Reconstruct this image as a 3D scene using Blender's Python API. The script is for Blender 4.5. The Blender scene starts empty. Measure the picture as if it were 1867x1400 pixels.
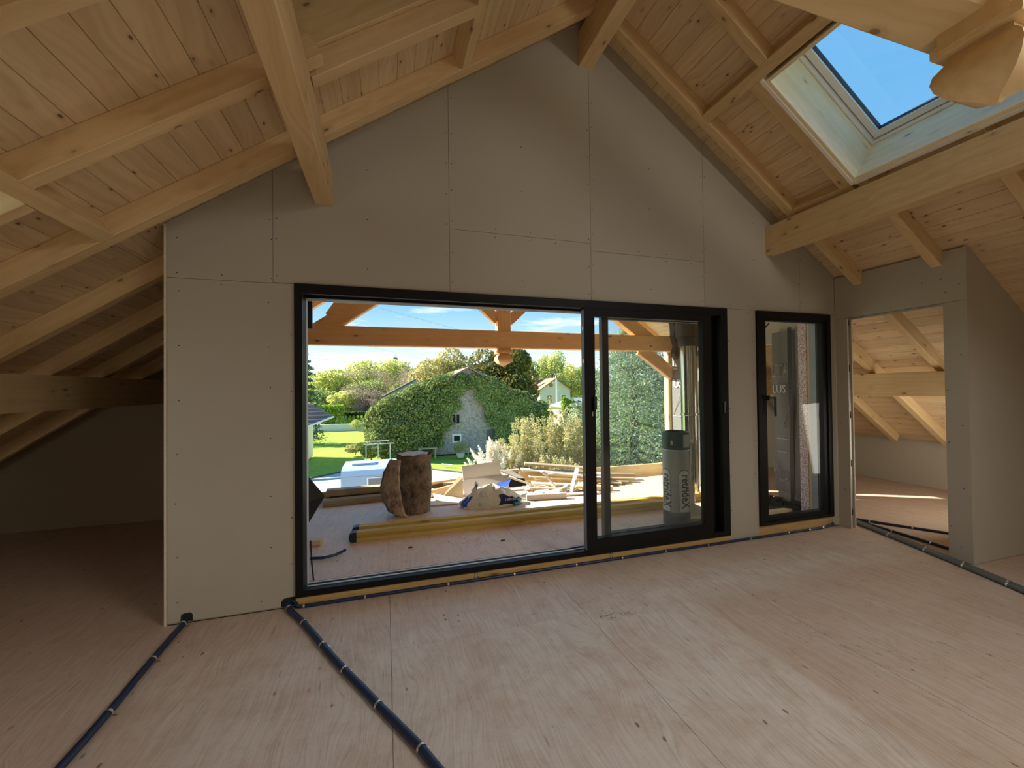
import bpy, bmesh, math, random
import numpy as np
from mathutils import Vector, Matrix, Euler
rnd = random.Random(7)
S = bpy.context.scene
COL = S.collection

# ------------------------------------------------------------------ camera, world, sun, lights, exposure
def camera():
    f, yaw, pitch, roll = 749.51, 0.298883, 0.012822, -0.011384
    fw = Vector((math.sin(yaw)*math.cos(pitch), math.cos(yaw)*math.cos(pitch), math.sin(pitch)))
    r = Vector((math.cos(yaw), -math.sin(yaw), 0)); u = r.cross(fw)
    c, s = math.cos(roll), math.sin(roll)
    r2 = c*r + s*u; u2 = -s*r + c*u
    cd = bpy.data.cameras.new('camera'); cd.sensor_fit = 'HORIZONTAL'; cd.sensor_width = 36
    cd.lens = 36*f/1867; cd.clip_start = .05; cd.clip_end = 2000
    o = bpy.data.objects.new('camera', cd); COL.objects.link(o)
    m = Matrix((( r2.x, u2.x, -fw.x, 0), (r2.y, u2.y, -fw.y, 0), (r2.z, u2.z, -fw.z, 1.5), (0, 0, 0, 1)))
    o.matrix_world = m; S.camera = o
camera()
S.view_settings.view_transform = 'Standard'; S.view_settings.look = 'None'
S.view_settings.gamma = 1; S.view_settings.use_curve_mapping = False
S.view_settings.exposure = 0.42
S.cycles.use_denoising = True
try: S.cycles.denoiser = 'OPENIMAGEDENOISE'
except Exception: pass
S.cycles.max_bounces = 10; S.cycles.diffuse_bounces = 6; S.cycles.transparent_max_bounces = 16
S.cycles.sample_clamp_indirect = 6
SUN_DIR = Vector((-1.0, 0.57, 0.75)).normalized()

class NT:
    def __init__(s, tree): s.t = tree; s.n = tree.nodes; s.l = tree.links
    def __call__(s, typ, **kw):
        nd = s.n.new(typ)
        for k, v in kw.items():
            if k.startswith('_'): setattr(nd, k[1:], v)
            else:
                key = int(k[1:]) if k[0] == 'i' and k[1:].isdigit() else k.replace('__', ' ')
                sock = nd.inputs[key]
                if isinstance(v, bpy.types.NodeSocket): s.l.new(v, sock)
                else: sock.default_value = v
        return nd
    def ramp(s, fac, stops, interp='LINEAR'):
        r = s.n.new('ShaderNodeValToRGB'); s.l.new(fac, r.inputs[0]); cr = r.color_ramp; cr.interpolation = interp
        while len(cr.elements) < len(stops): cr.elements.new(.5)
        for e, (p, c) in zip(cr.elements, stops):
            e.position = p; e.color = (c, c, c, 1) if isinstance(c, (int, float)) else (*c, 1)
        return r.outputs[0]
    def mix(s, fac, a, b, mode='MIX'):
        m = s.n.new('ShaderNodeMix'); m.data_type = 'RGBA'; m.blend_type = mode
        for sock, v in ((m.inputs[0], fac), (m.inputs[6], a), (m.inputs[7], b)):
            if isinstance(v, bpy.types.NodeSocket): s.l.new(v, sock)
            elif isinstance(v, (int, float)): sock.default_value = v if sock == m.inputs[0] else (v, v, v, 1)
            else: sock.default_value = (*v, 1)
        return m.outputs[2]
    def math(s, op, a, b=None, c=None):
        m = s.n.new('ShaderNodeMath'); m.operation = op
        for i, v in enumerate((a, b, c)):
            if v is None: continue
            if isinstance(v, bpy.types.NodeSocket): s.l.new(v, m.inputs[i])
            else: m.inputs[i].default_value = v
        return m.outputs[0]

def world():
    w = bpy.data.worlds.new('sky'); S.world = w; w.use_nodes = True
    t = NT(w.node_tree); t.n.clear()
    tc = t('ShaderNodeTexCoord'); sp = t('ShaderNodeSeparateXYZ', Vector=tc.outputs['Generated'])
    z = sp.outputs[2]
    g = t.ramp(z, [(0.0, (1.15, 1.3, 1.35)), (.07, (.80, .98, 1.08)), (.11, (.48, .73, .92)), (.19, (.26, .53, .80)), (.45, (.15, .42, .74)), (1.0, (.12, .36, .72))])
    d = t.math('MAXIMUM', z, .04)
    px = t.math('DIVIDE', sp.outputs[0], d); py = t.math('DIVIDE', sp.outputs[1], d)
    cv = t('ShaderNodeCombineXYZ', X=px, Y=py, Z=0.0)
    n = t('ShaderNodeTexNoise', Vector=cv.outputs[0], Scale=.55, Detail=9.0, Roughness=.62)
    low = t.ramp(z, [(.0, 1.0), (.30, .75), (.55, .0)])
    m = t.math('MULTIPLY', t.ramp(n.outputs[0], [(.54, 0.0), (.70, 1.0)]), low)
    c = t.mix(t.math('MULTIPLY', m, .85), g, (1.15, 1.17, 1.2))
    b = t('ShaderNodeBackground', Color=c, Strength=WORLD_STRENGTH)
    o = t('ShaderNodeOutputWorld'); t.l.new(b.outputs[0], o.inputs[0])
WORLD_STRENGTH = 1.0
world()
def sun():
    l = bpy.data.lights.new('sun', 'SUN'); l.energy = 12.5; l.color = (1.0, .93, .80); l.angle = .0095
    o = bpy.data.objects.new('sun', l); COL.objects.link(o)
    o.rotation_euler = SUN_DIR.to_track_quat('Z', 'Y').to_euler(); o.location = (-10, 8, 12)
sun()
def area(name, loc, direction, sx, sy, energy, color=(1, 1, 1)):
    l = bpy.data.lights.new(name, 'AREA'); l.shape = 'RECTANGLE'; l.size = sx; l.size_y = sy; l.energy = energy; l.color = color
    o = bpy.data.objects.new(name, l); COL.objects.link(o); o.location = loc
    o.rotation_euler = Vector(direction).to_track_quat('-Z', 'Z').to_euler(); return o
# unseen fill lamps added to brighten the room, the recess and the side room
area('roof_fill', (3.2, -.45, 3.35), (-.72, .30, -.62), 1.7, 1.2, 20, (1.0, .965, .90))
area('rear_fill', (3.0, -1.5, 3.45), (-.42, .22, -1), 1.3, 1.5, 50, (1.0, .97, .93))
area('left_fill', (-2.9, .3, .95), (.06, 1, -.05), 1.2, .7, 7, (1.0, .95, .86))
area('side_room_fill', (6.1, 2.42, .85), (.05, 1, .12), 1.7, .9, 13, (1.0, .93, .82))

# ------------------------------------------------------------------ materials
def new_mat(name):
    m = bpy.data.materials.new(name); m.use_nodes = True
    t = NT(m.node_tree); t.n.clear()
    o = t('ShaderNodeOutputMaterial'); return m, t, o
def principled(t, o, color, rough=.6, metal=0.0, bump=None, spec=.5, bstr=.3, bdist=.004, **kw):
    p = t.n.new('ShaderNodeBsdfPrincipled')
    for nm, v in (('Base Color', color), ('Roughness', rough), ('Metallic', metal), ('Specular IOR Level', spec)):
        if isinstance(v, bpy.types.NodeSocket): t.l.new(v, p.inputs[nm])
        else: p.inputs[nm].default_value = (*v, 1) if nm == 'Base Color' else v
    if bump is not None:
        b = t('ShaderNodeBump', Strength=bstr, Distance=bdist, Height=bump); t.l.new(b.outputs[0], p.inputs['Normal'])
    t.l.new(p.outputs[0], o.inputs[0]); return p
MAT = {}
def plain(name, col, rough=.6, metal=0.0, spec=.5, noise=0.0, scale=20.0):
    if name in MAT: return MAT[name]
    m, t, o = new_mat(name)
    c = col
    if noise:
        tc = t('ShaderNodeTexCoord'); n = t('ShaderNodeTexNoise', Vector=tc.outputs['Object'], Scale=scale, Detail=5.0)
        c = t.mix(n.outputs[0], tuple(x*(1-noise) for x in col), tuple(min(1, x*(1+noise)) for x in col))
    principled(t, o, c, rough, metal, spec=spec); MAT[name] = m; return m
def wood(name, light, dark, knot=(.20, .09, .03), grain=1.0, vary=.12, knots=1.0, rough=.62, kscale=(1.9, 9.0, 9.0)):
    m, t, o = new_mat(name)
    tc = t('ShaderNodeTexCoord'); oi = t('ShaderNodeObjectInfo')
    off = t.math('MULTIPLY', oi.outputs['Random'], 37.0)
    add = t('ShaderNodeVectorMath', _operation='ADD', i0=tc.outputs['Object'], i1=t('ShaderNodeCombineXYZ', X=off, Y=t.math('MULTIPLY', off, 1.7), Z=off).outputs[0])
    wob = t('ShaderNodeTexNoise', Vector=add.outputs[0], Scale=1.6, Detail=2.0)
    kv = t('ShaderNodeMapping', Vector=add.outputs[0], Scale=kscale)
    vo = t('ShaderNodeTexVoronoi', Vector=kv.outputs[0], Scale=1.0)
    kd = vo.outputs['Distance']
    g1v = t('ShaderNodeMapping', Vector=add.outputs[0], Scale=(.9, 26, 26))
    dist = t('ShaderNodeVectorMath', _operation='ADD', i0=g1v.outputs[0], i1=t('ShaderNodeCombineXYZ', X=0.0, Y=t.math('MULTIPLY', wob.outputs[0], 7.0), Z=t.math('MULTIPLY', t.ramp(kd, [(0, 1.0), (.3, 0.0)]), .8)).outputs[0])
    g1 = t('ShaderNodeTexNoise', Vector=dist.outputs[0], Scale=1.0, Detail=3.0, Roughness=.55)
    g2v = t('ShaderNodeMapping', Vector=add.outputs[0], Scale=(4, 160, 160))
    g2 = t('ShaderNodeTexNoise', Vector=g2v.outputs[0], Scale=1.0, Detail=2.0)
    a = t.ramp(g1.outputs[0], [(.36, 0.0), (.66, 1.0)])
    c = t.mix(t.math('MULTIPLY', a, .75*grain), light, dark)
    c = t.mix(t.math('MULTIPLY', g2.outputs[0], .22*grain), c, dark)
    # knots: dark heart with a paler halo
    halo = t.ramp(kd, [(.10, .55), (.26, 0.0)])
    c = t.mix(t.math('MULTIPLY', halo, .6*knots), c, tuple(x*.62 for x in dark))
    core = t.ramp(kd, [(.07, 1.0), (.105, 0.0)])
    c = t.mix(t.math('MULTIPLY', core, .9*knots), c, knot)
    h = t.math('MULTIPLY_ADD', oi.outputs['Random'], 2*vary, 1-vary)
    hs = t('ShaderNodeHueSaturation', Color=c, Value=h, Saturation=1.0, Hue=.5)
    r = principled(t, o, hs.outputs[0], rough, 0.0, bump=g1.outputs[0], bstr=.12, bdist=.002, spec=.35)
    MAT[name] = m; return m
W_PLANK = wood('spruce_plank', (.75, .58, .35), (.56, .40, .22), knot=(.16, .08, .03), grain=.85, vary=.07, kscale=(6.5, 12, 12))
W_BEAM = wood('spruce_beam', (.73, .545, .295), (.58, .40, .185), knot=(.20, .10, .04), grain=.8, vary=.05, knots=.85, kscale=(4.2, 9, 9))
W_OUT = wood('larch_beam_outside', (.90, .56, .28), (.76, .42, .18), grain=.7, vary=.06, kscale=(3.0, 8, 8))
W_PALE = wood('pale_lining_board', (.95, .85, .60), (.80, .69, .45), knot=(.30, .24, .15), grain=.7, vary=.04, kscale=(4, 10, 10))
W_SILL = wood('sill_timber', (.62, .42, .17), (.42, .26, .09), grain=.9, vary=.08)
W_YELLOW = wood('yellow_formwork', (.66, .47, .13), (.50, .33, .07), grain=.5, vary=.06, knots=.6)
W_GREY = wood('weathered_plank', (.50, .40, .26), (.30, .23, .15), grain=1.0, vary=.12)
W_POST = wood('pale_post', (.86, .68, .38), (.72, .50, .24), grain=.8, vary=.04)
W_LIP = wood('pale_lip_board', (.97, .95, .86), (.86, .80, .66), knot=(.45, .38, .28), grain=.6, vary=.03, kscale=(5, 12, 12))
W_OFF = wood('offcut_board', (.80, .66, .42), (.66, .48, .26), grain=.6, vary=.12)

def drywall():
    m, t, o = new_mat('drywall_paper')
    tc = t('ShaderNodeTexCoord'); oi = t('ShaderNodeObjectInfo')
    n = t('ShaderNodeTexNoise', Vector=tc.outputs['Object'], Scale=1.3, Detail=5.0, Roughness=.6)
    f = t('ShaderNodeTexNoise', Vector=tc.outputs['Object'], Scale=260.0, Detail=2.0)
    c = t.mix(n.outputs[0], (.44, .412, .335), (.50, .47, .385))
    c = t.mix(t.math('MULTIPLY', f.outputs[0], .10), c, (.30, .27, .22))
    # chalky scuffs
    sv = t('ShaderNodeMapping', Vector=tc.outputs['Object'], Scale=(9, 9, 2.6), Rotation=(0, .4, 0))
    s = t('ShaderNodeTexNoise', Vector=sv.outputs[0], Scale=1.6, Detail=8.0, Roughness=.75)
    c = t.mix(t.ramp(s.outputs[0], [(.70, 0.0), (.78, .35)]), c, (.68, .64, .54))
    hs = t('ShaderNodeHueSaturation', Color=c, Value=t.math('MULTIPLY_ADD', oi.outputs['Random'], .05, .975), Saturation=1.0, Hue=.5)
    principled(t, o, hs.outputs[0], .82, spec=.2, bump=f.outputs[0], bstr=.05, bdist=.001)
    MAT['drywall'] = m; return m
DRY = drywall()
CORE = plain('plaster_core', (.66, .60, .47), .9, noise=.12, scale=60)

def plywood(name, tan, red, pale, dustamt, edge=True):
    m, t, o = new_mat(name)
    tc = t('ShaderNodeTexCoord'); P = tc.outputs['Object']; oi = t('ShaderNodeObjectInfo')
    big = t('ShaderNodeTexNoise', Vector=P, Scale=.55, Detail=4.0, Roughness=.6)
    med = t('ShaderNodeTexNoise', Vector=P, Scale=3.2, Detail=7.0, Roughness=.68)
    shp = t('ShaderNodeCombineXYZ', X=t.math('MULTIPLY', oi.outputs['Random'], 23.0), Y=0.0, Z=0.0)
    Q = t('ShaderNodeVectorMath', _operation='ADD', i0=P, i1=shp.outputs[0])
    dv = t('ShaderNodeMapping', Vector=Q.outputs[0], Scale=(1.1, .32, 1))
    dn = t('ShaderNodeTexNoise', Vector=dv.outputs[0], Scale=1.3, Detail=3.0)
    gv = t('ShaderNodeMapping', Vector=Q.outputs[0], Scale=(30, 1.3, 1))
    ga = t('ShaderNodeVectorMath', _operation='ADD', i0=gv.outputs[0], i1=t('ShaderNodeCombineXYZ', X=t.math('MULTIPLY', dn.outputs[0], 22.0), Y=0.0, Z=0.0).outputs[0])
    gr = t('ShaderNodeTexNoise', Vector=ga.outputs[0], Scale=1.6, Detail=3.0, Roughness=.6)
    g = t.ramp(gr.outputs[0], [(.40, 0.0), (.62, 1.0)])
    fg = t('ShaderNodeMapping', Vector=ga.outputs[0], Scale=(5, 2.2, 1)); fgn = t('ShaderNodeTexNoise', Vector=fg.outputs[0], Scale=1.0, Detail=4.0, Roughness=.7)
    c = t.mix(t.math('MULTIPLY', g, .55), tan, red)
    c = t.mix(t.ramp(big.outputs[0], [(.42, 0.0), (.68, .55)]), c, red)
    # pale dusty overlay, patchy
    pale_mask = t.math('MULTIPLY', t.ramp(med.outputs[0], [(.32, .45), (.56, 1.0)]), dustamt)
    if edge:
        sp = t('ShaderNodeSeparateXYZ', Vector=P)
        wn = t.math('MULTIPLY', t.math('SUBTRACT', med.outputs[0], .5), .35)
        xx = t.math('ADD', sp.outputs[0], wn)
        side = t('ShaderNodeMapRange', Value=xx, **{'From Min': 2.02, 'From Max': 2.10, 'To Min': 1.0, 'To Max': .42}).outputs[0]
        near = t('ShaderNodeMapRange', Value=sp.outputs[1], **{'From Min': 2.1, 'From Max': 2.6, 'To Min': 0.0, 'To Max': 1.0}).outputs[0]
        side = t.math('MAXIMUM', side, near)
        wall = t('ShaderNodeMapRange', Value=t.math('ADD', sp.outputs[1], wn), **{'From Min': 2.6, 'From Max': 3.15, 'To Min': 1.0, 'To Max': .30}).outputs[0]
        left = t('ShaderNodeMapRange', Value=t.math('ADD', sp.outputs[0], wn), **{'From Min': -1.5, 'From Max': -.3, 'To Min': .35, 'To Max': 1.0}).outputs[0]
        right = t('ShaderNodeMapRange', Value=sp.outputs[0], **{'From Min': 4.3, 'From Max': 5.0, 'To Min': 1.0, 'To Max': .3}).outputs[0]
        pale_mask = t.math('MULTIPLY', t.math('MULTIPLY', pale_mask, side), t.math('MULTIPLY', t.math('MULTIPLY', wall, left), right))  # overlay thins towards the gable wall, the left and the right side
    c = t.mix(pale_mask, c, pale)
    c = t.mix(t.ramp(fgn.outputs[0], [(.50, 0.0), (.68, .38)]), c, tuple(x*.62 for x in red))
    c = t.mix(t.math('MULTIPLY', g, .14), c, tuple(x*.7 for x in red))
    bl_ = t('ShaderNodeTexNoise', Vector=P, Scale=11.0, Detail=8.0, Roughness=.75)
    c = t.mix(t.ramp(bl_.outputs[0], [(.30, .22), (.5, 0.0)]), c, tuple(x*.5 for x in red))
    # dark knots and flecks along the grain
    kv = t('ShaderNodeMapping', Vector=Q.outputs[0], Scale=(7.3, 3.4, 1), Rotation=(0, 0, .25))
    vo = t('ShaderNodeTexVoronoi', Vector=kv.outputs[0], Scale=1.0, _voronoi_dimensions='2D')
    wv = t('ShaderNodeTexNoise', Vector=Q.outputs[0], Scale=24.0, Detail=3.0)
    dd = t.math('ADD', vo.outputs['Distance'], t.math('MULTIPLY', wv.outputs[0], .12))
    k = t.math('MULTIPLY', t.ramp(dd, [(.085, 1.0), (.12, 0.0)]), t.ramp(t('ShaderNodeTexNoise', Vector=Q.outputs[0], Scale=2.3).outputs[0], [(.50, .0), (.62, .8)]))
    c = t.mix(k, c, (.13, .085, .06))
    f2 = t('ShaderNodeMapping', Vector=Q.outputs[0], Scale=(46, 5, 1))
    fl = t('ShaderNodeTexNoise', Vector=f2.outputs[0], Scale=1.0, Detail=1.0)
    c = t.mix(t.ramp(fl.outputs[0], [(.72, 0.0), (.78, .4)]), c, (.20, .13, .09))
    if edge:   # a patch of dark streaks in one sheet
        m2_ = t('ShaderNodeMapping', Vector=P, Scale=(44, 10, 1), Rotation=(0, 0, .12)); n2_ = t('ShaderNodeTexNoise', Vector=m2_.outputs[0], Scale=1.0, Detail=1.5)
        ax = t('ShaderNodeMapRange', Value=t.math('ABSOLUTE', t.math('SUBTRACT', sp.outputs[0], 2.72)), **{'From Min': .35, 'From Max': .6, 'To Min': 1.0, 'To Max': .0}).outputs[0]
        ay = t('ShaderNodeMapRange', Value=t.math('ABSOLUTE', t.math('SUBTRACT', sp.outputs[1], 1.62)), **{'From Min': .2, 'From Max': .5, 'To Min': 1.0, 'To Max': .0}).outputs[0]
        c = t.mix(t.math('MULTIPLY', t.math('MULTIPLY', ax, ay), t.ramp(n2_.outputs[0], [(.67, 0.0), (.72, .6)])), c, (.12, .085, .065))
    # pale chalk smears
    sm = t('ShaderNodeTexNoise', Vector=P, Scale=7.0, Detail=9.0, Roughness=.8)
    c = t.mix(t.ramp(sm.outputs[0], [(.64, 0.0), (.74, .35)]), c, (.70, .64, .55))
    principled(t, o, c, .55, spec=.4, bump=gr.outputs[0], bstr=.08, bdist=.002)
    MAT[name] = m; return m
PLY_IN = plywood('dusty_plywood', (.56, .445, .345), (.50, .33, .235), (.72, .69, .64), .97)
PLY_OUT = plywood('deck_plywood', (.78, .60, .44), (.72, .47, .33), (.82, .70, .62), .6, edge=False)

BLACK = plain('anthracite_aluminium', (.008, .008, .009), .5, 0.0, .22)
BLACK2 = plain('anthracite_soft', (.022, .022, .024), .6)
ALU = plain('bright_aluminium', (.85, .87, .90), .4, .2)
GREYM = plain('grey_jamb', (.30, .35, .38), .5, .1)
GREYJ = plain('pale_grey_jamb', (.62, .68, .76), .5, .1)
STEEL = plain('galvanised_stud', (.48, .47, .43), .45, .7)
CHROME = plain('steel_clip', (.85, .83, .78), .25, .9)
NAVY = plain('navy_conduit', (.012, .028, .075), .42)
GREYC = plain('grey_conduit', (.13, .15, .155), .5)
DARK = plain('dark_void', (.02, .017, .014), .9)
SCREW = plain('screw_dark', (.03, .025, .02), .5, .4)
WHITE = plain('white_frame_paint', (.90, .91, .90), .4)
ROOFD = plain('roof_underlay', (.06, .055, .05), .9)

def glass(name, tint, refl=1.0, dirt=0.0):
    m, t, o = new_mat(name)
    tr = t('ShaderNodeBsdfTransparent', Color=(*tint, 1)); gl = t('ShaderNodeBsdfGlossy', Color=(1, 1, 1, 1), Roughness=.02)
    lw = t('ShaderNodeLayerWeight', Blend=.5)
    fr = t.math('MULTIPLY_ADD', t.math('POWER', lw.outputs['Facing'], 5.0), .9, .045)
    mx = t('ShaderNodeMixShader'); t.l.new(t.math('MULTIPLY', fr, refl), mx.inputs[0]); t.l.new(tr.outputs[0], mx.inputs[1]); t.l.new(gl.outputs[0], mx.inputs[2])
    out = mx.outputs[0]
    if dirt:
        tc = t('ShaderNodeTexCoord'); mp = t('ShaderNodeMapping', Vector=tc.outputs['Object'], Scale=(2.2, 1, .8), Rotation=(0, .5, 0))
        n = t('ShaderNodeTexNoise', Vector=mp.outputs[0], Scale=3.0, Detail=9.0, Roughness=.75)
        df = t('ShaderNodeBsdfDiffuse', Color=(.75, .75, .7, 1)); m2 = t('ShaderNodeMixShader')
        t.l.new(t.math('MULTIPLY_ADD', t.ramp(n.outputs[0], [(.48, 0.0), (.75, 1.0)]), dirt*1.2, dirt*.35), m2.inputs[0]); t.l.new(out, m2.inputs[1]); t.l.new(df.outputs[0], m2.inputs[2]); out = m2.outputs[0]
    t.l.new(out, o.inputs[0]); MAT[name] = m; return m
GLASS = glass('door_glass', (.95, .975, .965), .9, .018)
GLASS2 = glass('clear_glass', (.97, .98, .98), .8)

# ------------------------------------------------------------------ object helpers
def wmat(o):
    m = o.matrix_basis.copy()
    while o.parent: o = o.parent; m = o.matrix_basis @ m
    return m
def tag(o, label=None, cat=None, group=None, kind=None):
    if label: o['label'] = label
    if cat: o['category'] = cat
    if group: o['group'] = group
    if kind: o['kind'] = kind
    return o
def thing(name, loc, label, cat, group=None, rz=0):
    o = bpy.data.objects.new(name, None); COL.objects.link(o); o.location = loc; o.rotation_euler = (0, 0, rz); o.empty_display_size = .1
    o.matrix_basis = Matrix.Translation(loc) @ Matrix.Rotation(rz, 4, 'Z')
    return tag(o, label, cat, group)
def group_empty(name, loc=(0, 0, 0), kind='structure'):
    o = bpy.data.objects.new(name, None); COL.objects.link(o); o.matrix_basis = Matrix.Translation(loc); o['kind'] = kind; return o
def link(name, me, parent=None, M=Matrix(), mat=None):
    if mat is not None and not me.materials: me.materials.append(mat)
    o = bpy.data.objects.new(name, me); COL.objects.link(o)
    if parent is not None:
        o.parent = parent; o.matrix_basis = wmat(parent).inverted() @ M
    else: o.matrix_basis = M
    return o
class MB:
    """collects world-space pieces of ONE part"""
    def __init__(s): s.v = []; s.f = []
    def add(s, vs, fs):
        b = len(s.v); s.v += [tuple(v) for v in vs]; s.f += [tuple(i+b for i in f) for f in fs]; return s
    def box(s, x0, x1, y0, y1, z0, z1, M=None):
        vs = [Vector((x, y, z)) for x in (x0, x1) for y in (y0, y1) for z in (z0, z1)]
        if M is not None: vs = [M @ v for v in vs]
        return s.add(vs, [(0, 1, 3, 2), (4, 6, 7, 5), (0, 4, 5, 1), (2, 3, 7, 6), (0, 2, 6, 4), (1, 5, 7, 3)])
    def prism(s, poly, a, b, axis='Y', M=None):
        """poly of 2D points extruded along axis from a to b: Y -> (x,z); X -> (y,z); Z -> (x,y)"""
        n = len(poly)
        def p(q, t):
            v = {'Y': (q[0], t, q[1]), 'X': (t, q[0], q[1]), 'Z': (q[0], q[1], t)}[axis]; v = Vector(v); return M @ v if M is not None else v
        vs = [p(q, a) for q in poly] + [p(q, b) for q in poly]
        fs = [tuple(range(n)), tuple(range(2*n-1, n-1, -1))] + [(i, i+n, (i+1) % n+n, (i+1) % n) for i in range(n)]
        return s.add(vs, fs)
    def tube(s, pts, r, n=10, cap=True):
        pts = [Vector(p) for p in pts]; rs = r if isinstance(r, (list, tuple)) else [r]*len(pts)
        rings = []; up = Vector((0, 0, 1))
        for i, p in enumerate(pts):
            d = (pts[min(i+1, len(pts)-1)] - pts[max(i-1, 0)]).normalized()
            a = d.cross(up if abs(d.z) < .9 else Vector((0, 1, 0))).normalized(); b = d.cross(a)
            rings.append([p + rs[i]*(math.cos(2*math.pi*k/n)*a + math.sin(2*math.pi*k/n)*b) for k in range(n)])
        vs = [v for rg in rings for v in rg]; fs = []
        for i in range(len(pts)-1):
            for k in range(n): fs.append((i*n+k, i*n+(k+1) % n, (i+1)*n+(k+1) % n, (i+1)*n+k))
        if cap: fs.append(tuple(range(n-1, -1, -1))); fs.append(tuple(range((len(pts)-1)*n, len(pts)*n)))
        return s.add(vs, fs)
    def lathe(s, prof, cx, cy, n=20, square=False):
        vs = []; fs = []
        k = 4 if square else n
        for r, z in prof:
            for i in range(k):
                if square: dx, dy = ((-1, -1), (1, -1), (1, 1), (-1, 1))[i]; vs.append((cx+dx*r, cy+dy*r, z))
                else: a = 2*math.pi*i/k; vs.append((cx+r*math.cos(a), cy+r*math.sin(a), z))
        m = len(prof)
        for j in range(m-1):
            for i in range(k): fs.append((j*k+i, j*k+(i+1) % k, (j+1)*k+(i+1) % k, (j+1)*k+i))
        fs.append(tuple(range(k-1, -1, -1))); fs.append(tuple(range((m-1)*k, m*k)))
        return s.add(vs, fs)
    def build(s, name, mat, parent=None, origin=None, smooth=False, label=None, kind=None):
        if not s.v: return None
        if origin is None:
            xs = np.array(s.v); origin = Vector(((xs[:, 0].min()+xs[:, 0].max())/2, (xs[:, 1].min()+xs[:, 1].max())/2, xs[:, 2].min()))
        origin = Vector(origin)
        me = bpy.data.meshes.new(name); me.from_pydata([tuple(Vector(v)-origin) for v in s.v], [], s.f)
        bm = bmesh.new(); bm.from_mesh(me); bmesh.ops.recalc_face_normals(bm, faces=bm.faces); bm.to_mesh(me); bm.free()
        if smooth:
            for p in me.polygons: p.use_smooth = True
            try: me.set_sharp_from_angle(angle=.7)
            except Exception: pass
        o = link(name, me, parent, Matrix.Translation(origin), mat)
        return tag(o, label, kind=kind)
def box(name, x0, x1, y0, y1, z0, z1, mat, parent=None, **kw): return MB().box(x0, x1, y0, y1, z0, z1).build(name, mat, parent, **kw)

_cache = {}
def timber_mesh(L, w, h, mat, ch=.003):
    key = (round(L, 3), round(w, 3), round(h, 3), mat.name, ch)
    if key in _cache: return _cache[key]
    m = MB(); a, b = w/2, h/2; c = min(ch, a*.4, b*.4)
    poly = [(-a+c, -b), (a-c, -b), (a, -b+c), (a, b-c), (a-c, b), (-a+c, b), (-a, b-c), (-a, -b+c)]
    m.prism(poly, -L/2, L/2, 'X')
    me = bpy.data.meshes.new('timber'); me.from_pydata(m.v, [], m.f)
    bm = bmesh.new(); bm.from_mesh(me); bmesh.ops.recalc_face_normals(bm, faces=bm.faces); bm.to_mesh(me); bm.free()
    me.materials.append(mat); _cache[key] = me; return me
def timber(name, p0, p1, w, h, mat, parent=None, up=(0, 0, 1), ch=.003, roll=0.0):
    """piece of wood from p0 to p1 (centre line); w sideways, h along up; local X follows the grain"""
    p0, p1 = Vector(p0), Vector(p1); X = (p1-p0); L = X.length; X.normalize(); U = Vector(up)
    if abs(X.dot(U.normalized())) > .99: U = Vector((0, 1, 0))
    Y = U.cross(X).normalized(); Z = X.cross(Y)
    M = Matrix.Translation((p0+p1)/2) @ Matrix((X, Y, Z)).transposed().to_4x4()
    if roll: M = M @ Matrix.Rotation(roll, 4, 'X')
    return link(name, timber_mesh(L, w, h, mat, ch), parent, M)
def lift(o, root=None): return o

# ------------------------------------------------------------------ roof frame
XR, ZC, SL = 1.69, 4.735, .693
CO = 1/math.sqrt(1+SL*SL); SI = SL*CO
def rp(side, u, v, n):
    s = 1 if side == 'R' else -1
    return Vector((XR + s*(u*CO + n*SI), v, ZC - u*SI + n*CO))
def rn(side): s = 1 if side == 'R' else -1; return Vector((s*SI, 0, CO))
def rtimber(name, side, u0, u1, v0, v1, n0, n1, mat, parent=None, grain='u', ch=.003):
    nm = (n0+n1)/2
    if grain == 'u': return timber(name, rp(side, u0, (v0+v1)/2, nm), rp(side, u1, (v0+v1)/2, nm), abs(v1-v0), n1-n0, mat, parent, rn(side), ch)
    return timber(name, rp(side, (u0+u1)/2, v0, nm), rp(side, (u0+u1)/2, v1, nm), abs(u1-u0), n1-n0, mat, parent, rn(side), ch)
def rbox(mb, side, u0, u1, v0, v1, n0, n1):
    vs = [rp(side, u, v, n) for u in (u0, u1) for v in (v0, v1) for n in (n0, n1)]
    return mb.add(vs, [(0, 1, 3, 2), (4, 6, 7, 5), (0, 4, 5, 1), (2, 3, 7, 6), (0, 2, 6, 4), (1, 5, 7, 3)])
def zroof(x, n=0.0): return ZC - SL*abs(x-XR) + n/CO
Y0, Y1 = -3.4, 6.75
UE = 7.12
HOLES = {'R': [(1.392, 2.57, 1.10, 2.42)], 'L': [(1.48, 2.63, 1.10, 2.375), (4.01, 5.05, 1.10, 2.385)]}
def rects(side, u0, u1):
    """pieces of [u0,u1]x[Y0,Y1] left round the roof windows"""
    out = []; cuts = sorted({u0, u1} | {c for h in HOLES[side] for c in h[:2] if u0+.012 < c < u1-.012})
    for a, b in zip(cuts, cuts[1:]):
        m = (a+b)/2; hs = sorted([h for h in HOLES[side] if h[0] <= m <= h[1]], key=lambda h: h[2])
        y = Y0
        for h in hs: out.append((a, b, y, h[2])); y = h[3]
        out.append((a, b, y, Y1))
    return out
slab = MB()
for sd in 'LR':
    for a, b in ((-.1, .9), (.9, 1.392), (1.392, 2.57), (2.57, 4.01), (4.01, 5.05), (5.05, 7.45)):
        for r in rects(sd, a, b): rbox(slab, sd, *r, .0215, .24)
ceiling = slab.build('ceiling', ROOFD, origin=(XR, 0, ZC), kind='structure')
PW = .139
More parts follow.
